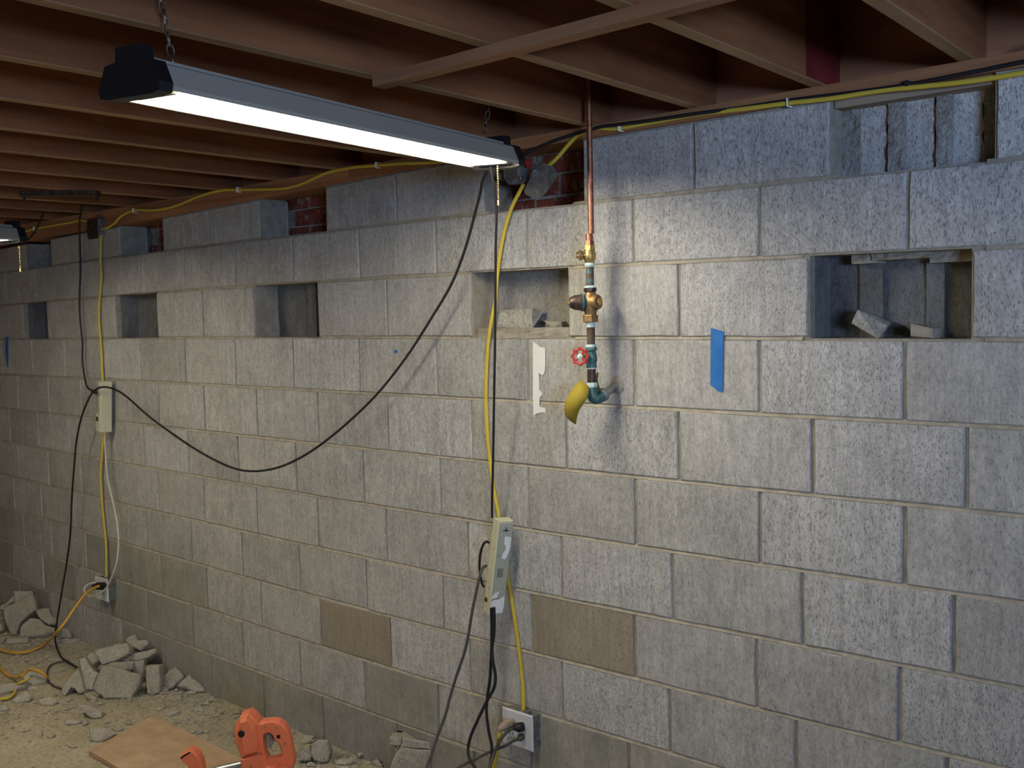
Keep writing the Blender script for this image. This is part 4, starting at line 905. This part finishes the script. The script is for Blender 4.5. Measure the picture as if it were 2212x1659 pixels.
for g, oo, pts, an, ln, th, lb in (
 (A_, O1, [(20, 320), (150, 262), (270, 200), (292, 260), (300, 330), (225, 385), (170, 440), (130, 540), (90, 545), (40, 430)], (110, 560), 30, .06, 'largest pale slab standing in the far left rubble pile'),
 (A_, O1, [(110, 175), (200, 178), (270, 170), (295, 300), (250, 340), (100, 290), (118, 230)], (160, 480), 18, .07, 'upright piece behind the largest slab of the far left pile'),
 (A_, O1, [(0, 300), (40, 290), (112, 215), (118, 262), (50, 310), (20, 330), (0, 345)], (60, 500), 25, .07, 'dark piece at the left frame edge on top of the far pile'),
 (A_, O1, [(290, 335), (345, 318), (410, 315), (420, 355), (440, 395), (465, 400), (468, 460), (400, 455), (350, 425), (320, 390)], (400, 570), 42, .05, 'tilted shard resting on the low slab of the far left pile'),
 (A_, O1, [(165, 480), (210, 430), (250, 400), (330, 405), (380, 455), (440, 480), (505, 500), (500, 520), (250, 556), (170, 556)], (300, 595), 58, .06, 'broad low slab at the front of the far left pile'),
 (A_, O1, [(510, 485), (570, 478), (640, 485), (655, 525), (600, 555), (565, 568), (505, 560)], (570, 580), 50, .06, 'blocky piece at the right end of the far left pile'),
 (A_, O1, [(60, 572), (150, 566), (240, 562), (236, 600), (80, 610), (38, 604)], (100, 640), 66, .035, 'flat piece lying before the largest slab of the far pile'),
 (A_, O1, [(-30, 560), (52, 556), (30, 590), (0, 605), (-30, 605)], (0, 628), 60, .04, 'small piece cut by the left frame edge in front of the far pile'),
 (A_, O1, [(-20, 450), (12, 445), (22, 480), (18, 515), (-20, 520)], (0, 545), 15, .06, 'upright lump at the left frame edge in the far pile'),
 (A_, O1, [(508, 580), (610, 572), (700, 570), (640, 592), (585, 608), (530, 604)], (580, 628), 76, .02, 'thin flake just right of the far left pile'),
 (C_, O1, [(395, 732), (470, 718), (548, 748), (510, 762), (402, 760)], (440, 778), 68, .03, 'brownish flake left of the dark floor cord'),
 (C_, O1, [(556, 742), (610, 735), (668, 750), (668, 778), (600, 780)], (620, 790), 62, .025, 'flake lying under the dark floor cord'),
 (B_, O1, [(510, 1000), (545, 950), (580, 900), (655, 815), (680, 900), (705, 1010), (660, 1035), (625, 992), (590, 985), (560, 1010), (540, 1060), (515, 1040)], (600, 1062), 32, .07, 'slab with an arched notch at the left end of the nearer pile'),
 (B_, O1, [(665, 745), (712, 722), (740, 790), (785, 845), (832, 862), (790, 960), (770, 1012), (712, 1005), (690, 940), (676, 840)], (745, 1022), 28, .07, 'tall pale slab between the arched slab and the largest slab'),
 (B_, O1, [(735, 692), (785, 690), (832, 716), (838, 745), (765, 790), (705, 782)], (770, 970), 52, .05, 'pale wedge on top of the tall pale slab'),
 (B_, O1, [(778, 682), (860, 650), (920, 640), (965, 618), (1060, 610), (1085, 660), (1080, 700), (1030, 730), (950, 770), (850, 800), (822, 745)], (900, 985), 24, .09, 'long dark slab across the top of the nearer pile'),
 (B_, O1, [(1046, 580), (1090, 548), (1130, 530), (1150, 570), (1172, 606), (1205, 585), (1246, 592), (1235, 625), (1172, 672), (1110, 645), (1066, 622)], (1130, 960), 40, .07, 'notched piece crowning the nearer pile'),
 (B_, O1, [(1060, 732), (1110, 700), (1190, 682), (1300, 655), (1312, 690), (1240, 735), (1160, 762), (1060, 770), (1000, 760)], (1180, 950), 30, .09, 'narrow slab under the notched crown of the nearer pile'),
 (B_, O1, [(820, 800), (930, 772), (1060, 770), (1200, 758), (1215, 840), (1190, 900), (1040, 880), (860, 860)], (1010, 965), 12, .08, 'dark lump under the crown of the nearer pile'),
 (B_, O1, [(1064, 782), (1090, 776), (1112, 784), (1118, 830), (1090, 850), (1056, 838)], (1085, 985), 10, .03, 'small pale cube lodged above the largest near slab'),
 (B_, O1, [(850, 800), (960, 818), (1060, 845), (1182, 882), (1160, 960), (1122, 1030), (1100, 1085), (1000, 1076), (870, 1082), (775, 1000), (800, 920)], (950, 1088), 22, .09, 'largest flat faced slab at the front of the nearer pile'),
 (B_, O1, [(1214, 806), (1275, 798), (1330, 802), (1334, 870), (1340, 950), (1337, 1030), (1285, 1046), (1232, 1042), (1222, 940)], (1285, 1050), 14, .12, 'upright squared block right of the largest slab'),
 (B_, O1, [(1352, 945), (1378, 872), (1430, 830), (1472, 808), (1510, 850), (1538, 885), (1530, 912), (1480, 950), (1440, 985), (1392, 1012)], (1410, 1022), 32, .08, 'rough lump right of the squared block'),
 (B_, O1, [(1478, 965), (1520, 920), (1582, 865), (1610, 900), (1640, 922), (1690, 950), (1728, 982), (1722, 1008), (1620, 1018), (1560, 985)], (1620, 1042), 50, .06, 'pointed slab at the right end of the nearer pile'),
 (B_, O1, [(1340, 978), (1370, 972), (1402, 982), (1404, 1015), (1372, 1026), (1345, 1015)], (1375, 1030), 40, .03, 'small lump at the foot of the rough lump in the nearer pile'),
 (C_, O1, [(650, 1132), (692, 1120), (770, 1148), (848, 1182), (846, 1236), (782, 1248), (735, 1225), (700, 1192)], (780, 1252), 30, .07, 'rough dark piece on the floor above the board corner'),
 (C_, O1, [(740, 1332), (800, 1318), (870, 1312), (920, 1340), (968, 1372), (920, 1405), (868, 1432), (808, 1444), (750, 1424)], (810, 1448), 34, .09, 'angular block beside the left corner of the board'),
 (C_, O1, [(930, 1322), (1000, 1300), (1032, 1330), (990, 1350), (955, 1348)], (990, 1356), 50, .03, 'small lump on the upper edge of the board'),
 (C_, O1, [(312, 1085), (360, 1066), (432, 1060), (482, 1100), (430, 1136), (335, 1132)], (390, 1140), 48, .05, 'flat rounded piece on the floor left of the nearer pile'),
 (C_, O1, [(96, 1092), (140, 1050), (222, 1008), (256, 1058), (240, 1092), (185, 1112), (120, 1118)], (160, 1122), 45, .05, 'rounded piece on the floor below the yellow cord end'),
 (C_, O1, [(178, 892), (240, 842), (310, 860), (384, 882), (386, 918), (340, 945), (280, 962), (210, 930)], (310, 975), 60, .05, 'slab on the floor with the amber cord across it'),
 (C_, O1, [(-30, 960), (90, 945), (212, 935), (214, 962), (110, 1000), (20, 1030), (-30, 1040)], (60, 1055), 62, .05, 'long flat slab at the left frame edge under the yellow cord end'),
 (C_, O1, [(-30, 1130), (20, 1126), (62, 1140), (66, 1168), (24, 1186), (-30, 1180)], (20, 1190), 45, .05, 'dark lump at the left frame edge below the yellow cord end'),
 (C_, O1, [(1384, 1202), (1430, 1180), (1490, 1164), (1506, 1184), (1450, 1212), (1402, 1232)], (1430, 1236), 62, .025, 'slim sliver on the floor above the board'),
 (C_, O1, [(1548, 1092), (1600, 1080), (1642, 1080), (1672, 1100), (1600, 1110)], (1600, 1116), 70, .02, 'thin dark flake near the pointed slab'),
 (C_, O1, [(1512, 1056), (1545, 1032), (1575, 1046), (1550, 1072)], (1545, 1078), 45, .02, 'small crumb just left of the thin dark flake'),
 (C_, O1, [(205, 992), (262, 968), (325, 984), (290, 1004), (230, 1004)], (265, 1012), 66, .02, 'brown flake below the slab with the amber cord'),
 (C_, O1, [(535, 1258), (600, 1240), (680, 1268), (640, 1292), (540, 1294)], (600, 1302), 56, .035, 'dark dusty flake left of the rough dark piece'),
 (C_, O1, [(675, 1262), (706, 1246), (738, 1268), (728, 1298), (690, 1302)], (706, 1306), 40, .03, 'small grey crumb above the angular block'),
 (C_, O1, [(388, 1394), (436, 1350), (462, 1378), (420, 1412)], (420, 1416), 50, .02, 'small crumb on the bare floor left of the angular block'),
 (C_, O1, [(566, 1472), (610, 1462), (645, 1476), (612, 1496)], (610, 1500), 55, .02, 'small crumb on the bare floor left of the board tip'),
 (C_, O1, [(1698, 1196), (1736, 1180), (1750, 1206), (1716, 1218)], (1720, 1222), 50, .02, 'small crumb on the floor near the top of the orange tool'),
 (C_, O1, [(1636, 1338), (1672, 1318), (1700, 1350), (1680, 1376), (1645, 1372)], (1670, 1380), 35, .03, 'grey lump on the floor beside the right edge of the board'),
 (C_, O1, [(700, 1040), (740, 1030), (800, 1060), (820, 1080), (770, 1092), (720, 1070)], (765, 1096), 45, .03, 'crumbly piece at the left foot of the largest near slab'),
 (D_, O2, [(880, 430), (930, 394), (1006, 400), (1018, 450), (1026, 505), (1010, 568), (955, 580), (900, 562), (868, 505)], (955, 592), 20, .09, 'pale block right of the orange tool'),
 (D_, O2, [(778, 512), (815, 470), (862, 440), (880, 520), (862, 562), (780, 564)], (820, 600), 22, .06, 'grey lump between the orange tool and the pale block'),
 (D_, O2, [(778, 392), (830, 352), (912, 358), (880, 400), (845, 425), (795, 432)], (830, 440), 55, .05, 'dusty flat piece at the wall foot behind the pale block'),
 (D_, O2, [(1058, 562), (1120, 534), (1180, 556), (1205, 518), (1222, 560), (1140, 602), (1080, 588)], (1130, 615), 55, .03, 'curved flake right of the pale block'),
 (D_, O2, [(1228, 506), (1290, 478), (1302, 504), (1252, 536)], (1250, 560), 40, .03, 'small pale flake pointing up near the wall foot'),
 (D_, O2, [(1345, 566), (1392, 538), (1420, 562), (1472, 548), (1474, 588), (1400, 604)], (1400, 618), 55, .03, 'pale hooked flake left of the standing block'),
 (D_, O2, [(1060, 590), (1130, 600), (1190, 590), (1200, 640), (1080, 650)], (1130, 655), 50, .04, 'flake at the bottom frame edge under the curved flake'),
 (D_, O2, [(1592, 452), (1700, 470), (1828, 480), (1816, 600), (1802, 770), (1640, 780), (1490, 770), (1500, 620), (1530, 545)], (1650, 790), 6, .16, 'standing concrete block at the wall foot before the dark cord'),
 (D_, O2, [(1602, 386), (1720, 404), (1834, 420), (1826, 474), (1700, 466), (1590, 452)], (1650, 788), 6, .17, 'flat light piece lying on top of the standing block'),
 (D_, O2, [(1498, 382), (1545, 364), (1602, 370), (1596, 444), (1545, 446), (1496, 436)], (1600, 770), 10, .10, 'yellowish corner piece poking left of the standing block'),
 (D_, O2, [(1836, 484), (1900, 458), (1962, 520), (1930, 562), (1845, 602)], (1890, 690), 30, .08, 'rough lump right of the standing block'),
 (D_, O2, [(1905, 480), (1960, 465), (2012, 482), (2062, 560), (2085, 640), (1950, 640)], (2000, 690), 30, .08, 'pale lump under the dark cords at the wall foot')):
    shard(pts, an, ln, th, lb, g, *oo)
# crumbs nobody could count
mb = MB(); r = random.Random(5)
BQ = [atz(192, 1621, 0), atz(331, 1545, 0), atz(530, 1642, 0)]; BQ.append(BQ[0] + BQ[2] - BQ[1])
def crumb(c, s):
    n = 6; V = []
    for i, (a, b, c_) in enumerate(((1, 0, 0), (-1, 0, 0), (0, 1, 0), (0, -1, 0), (0, 0, .7), (0, 0, -.4))):
        V.append(c + Vector((a * r.uniform(.5, 1.2) + r.uniform(-.3, .3), b * r.uniform(.5, 1.2) + r.uniform(-.3, .3), c_ * r.uniform(.6, 1.0))) * s)
    mb.add(V, [(0, 2, 4), (2, 1, 4), (1, 3, 4), (3, 0, 4), (2, 0, 5), (1, 2, 5), (3, 1, 5), (0, 3, 5)])
for i in range(13000):
    x_ = r.uniform(-6.6, -2.0); y_ = -abs(r.gauss(0, .55)) - .015
    if y_ < -2.2: continue
    dens = noise.noise(Vector((x_ * 1.8, y_ * 1.8, 4))) + .25 + (.35 if y_ > -.5 else 0)
    if r.random() > dens: continue
    if all((BQ[(i_ + 1) % 4].x - BQ[i_].x) * (y_ - BQ[i_].y) - (BQ[(i_ + 1) % 4].y - BQ[i_].y) * (x_ - BQ[i_].x) < 0 for i_ in range(4)): continue
    s = min(.026, .0030 + r.expovariate(1 / .0042))
    crumb(Vector((x_, y_, zf(x_, y_) + s * .2)), s)
o = mb.build('concrete_crumbs', M['rubble']); tag(o, 'scattered small concrete crumbs and grit on the floor', 'debris', kind='stuff')

# ------------------------------------------------------------------ board and saw on the floor
pts = [atz(192, 1621, .024), atz(331, 1545, .024), atz(530, 1642, .024), atz(400, 1735, .024)]
pts[2] = pts[1] + (pts[2] - pts[1]) * 1.0; pts[3] = pts[0] + (pts[2] - pts[1])
o = MB().prism([p_ - Vector((0, 0, .018)) for p_ in pts], (0, 0, .018)).build('wood_board', M['ply']); tag(o, 'tan wooden board lying on the dusty floor beside the orange saw', 'board')

base = atz(572, 1716, 0.0); sc = mpp(base)
def TP(px, py, t_=0.0):
    """point on an upright plane through the tool, facing the camera; t_: metres towards the camera"""
    d = ray(px, py); nrm = fw; t = (base - CAM).dot(nrm) / d.dot(nrm); return CAM + d * t - nrm * t_
def c5(x_, y_): return (160 + x_ / 4.096, 1500 + y_ / 4.096)
saw = empty('demolition_saw', base, 'orange power tool with a D-shaped handle standing beside the board', 'power tool')
def slab(name, pts, th, mt, off=0.0, bev=.006, parent=saw):
    P_ = [c5(*q) for q in pts]; n = len(P_); cx_ = sum(p[0] for p in P_) / n; cy_ = sum(p[1] for p in P_) / n
    V = []; k = bev / sc
    def ins(p, e):
        v = Vector((cx_ - p[0], cy_ - p[1])); L_ = v.length or 1; v = v / L_ * min(e, L_ * .5); return (p[0] + v.x, p[1] + v.y)
    lv = [(off + th / 2, k), (off + th / 2 - bev, 0), (off - th / 2 + bev, 0), (off - th / 2, k)]
    for t_, e in lv:
        for p in P_: V.append(TP(*ins(p, e), t_))
    Fc = [tuple(range(n)), tuple(3 * n + i for i in reversed(range(n)))]
    for l_ in range(3):
        for i in range(n): Fc.append((l_ * n + i, l_ * n + (i + 1) % n, (l_ + 1) * n + (i + 1) % n, (l_ + 1) * n + i))
    return fixn(obj(name, V, Fc, M[mt], parent))
slab('motor_housing', [(1482, 175), (1555, 152), (1600, 182), (1642, 235), (1665, 330), (1672, 430), (1678, 500), (1500, 560), (1470, 480), (1442, 400), (1430, 330), (1436, 270), (1455, 225)], .095, 'orange', -.01, .018)
slab('housing_ridge', [(1490, 185), (1552, 162), (1592, 200), (1628, 250), (1645, 330), (1650, 430), (1655, 480), (1530, 510), (1505, 420), (1490, 300)], .115, 'orange', -.008, .012)
# D handle: outer loop and inner hole as a frame
outer = [(1645, 240), (1700, 222), (1770, 214), (1830, 226), (1870, 255), (1900, 300), (1918, 360), (1935, 440), (1950, 520), (1953, 590), (1940, 600), (1840, 622), (1720, 640), (1680, 560), (1665, 440), (1655, 330)]
inner = [(1690, 340), (1712, 328), (1742, 324), (1768, 350), (1780, 385), (1812, 405), (1835, 440), (1846, 490), (1840, 530), (1815, 545), (1775, 552), (1740, 560), (1718, 566), (1704, 520), (1690, 440), (1684, 380)]
V = []; n = 16
for t_, g in ((.024, .12), (.017, 0), (-.017, 0), (-.024, .12)):
    for a, b in zip(outer, inner):
        V.append(TP(*c5(a[0] + (b[0] - a[0]) * g, a[1] + (b[1] - a[1]) * g), t_))
    for a, b in zip(outer, inner):
        V.append(TP(*c5(b[0] + (a[0] - b[0]) * g, b[1] + (a[1] - b[1]) * g), t_))
Fc = []; L2 = 2 * n
for i in range(n):
    q = (i + 1) % n
    Fc.append((i, q, n + q, n + i)); Fc.append((3 * L2 + i, 3 * L2 + n + i, 3 * L2 + n + q, 3 * L2 + q))
    for l_ in range(3):
        Fc.append((l_ * L2 + i, (l_ + 1) * L2 + i, (l_ + 1) * L2 + q, l_ * L2 + q)); Fc.append((l_ * L2 + n + i, l_ * L2 + n + q, (l_ + 1) * L2 + n + q, (l_ + 1) * L2 + n + i))
hd_ = fixn(obj('handle', V, Fc, M['orange'], saw))
slab('trigger', [(1700, 335), (1745, 335), (1765, 380), (1778, 400), (1745, 470), (1715, 420), (1700, 380)], .020, 'galv', 0, .003, hd_)
slab('lower_housing', [(1492, 535), (1560, 518), (1650, 485), (1700, 545), (1720, 590), (1800, 610), (1952, 575), (1952, 600), (1900, 760), (1600, 860), (1530, 860), (1510, 680)], .085, 'orange', -.002, .006)
for a, b, r_ in ((1512, 300, 7.2), (1822, 350, 4.2)):
    p_ = TP(*c5(a, b), .052 if r_ > 5 else .025); MB().lathe(p_ + fw * .004, -fw, [(0, r_ * sc), (.0045, r_ * sc), (.0055, r_ * .8 * sc)], 16).build('port', M['black'], saw, True)
for a, b in ((1704, 268), (1803, 268), (1878, 412), (1842, 572), (1590, 596), (1662, 478)):
    p_ = TP(*c5(a, b), .026 if b < 500 and a > 1690 else .043); MB().lathe(p_ + fw * .002, -fw, [(0, 2.6 * sc), (.0035, 2.4 * sc), (.004, 1.2 * sc)], 10).build('screw', M['brass'], saw)
p0, p1 = TP(*c5(1500, 625), 0), TP(*c5(1180, 700), 0)
MB().tube([p0, p1], 10.5 * sc, 14).build('steel_shaft', M['steel'], saw, True)
slab('guard', [(945, 535), (985, 500), (1045, 468), (1080, 490), (1110, 520), (1135, 560), (1150, 620), (1165, 760), (1020, 760), (1030, 640), (1020, 605), (985, 585)], .05, 'orange', 0, .005)
slab('guard_slot', [(958, 532), (990, 508), (1040, 482), (1052, 490), (1005, 518), (968, 544)], .003, 'black', .026, .0008)
slab('foot_plate', [(1150, 770), (1600, 760), (1960, 770), (1960, 885), (1150, 885)], .10, 'steel', 0, .004)

# dark hanger under the far joists
q = atz(130, 418, ZJ - .012)
root = empty('ceiling_bracket', q, 'dark metal bracket under the far left joists', 'bracket')
MB().box(q, RT * .10 * 1.6, fw * .02, (0, 0, .011)).build('plate', M['iron'], root)
for s in (-1, 1): MB().tube([q + RT * .15 * s, q + RT * .15 * s + Vector((0, 0, -.03))], .006, 6).build('hook', M['iron'], root)
# red-stained end of one joist where it meets the rim board
u_, sl_ = -1.205, .068
V = []
for y_ in (.094, .0, -.12):
    for z_ in (ZJ + .004, ZJ + JH - .002): V.append((u_ - sl_ * y_ + .0197, y_, z_))
V = [Vector(v) + Vector((dx, 0, 0)) for dx in (0, .0012) for v in V]
fixn(obj('red_stained_face', V, [(0, 1, 3, 2), (2, 3, 5, 4), (6, 8, 9, 7), (8, 10, 11, 9), (0, 2, 8, 6), (2, 4, 10, 8), (1, 7, 9, 3), (3, 9, 11, 5), (0, 6, 7, 1), (4, 5, 11, 10)], M['reddish'], ceil))
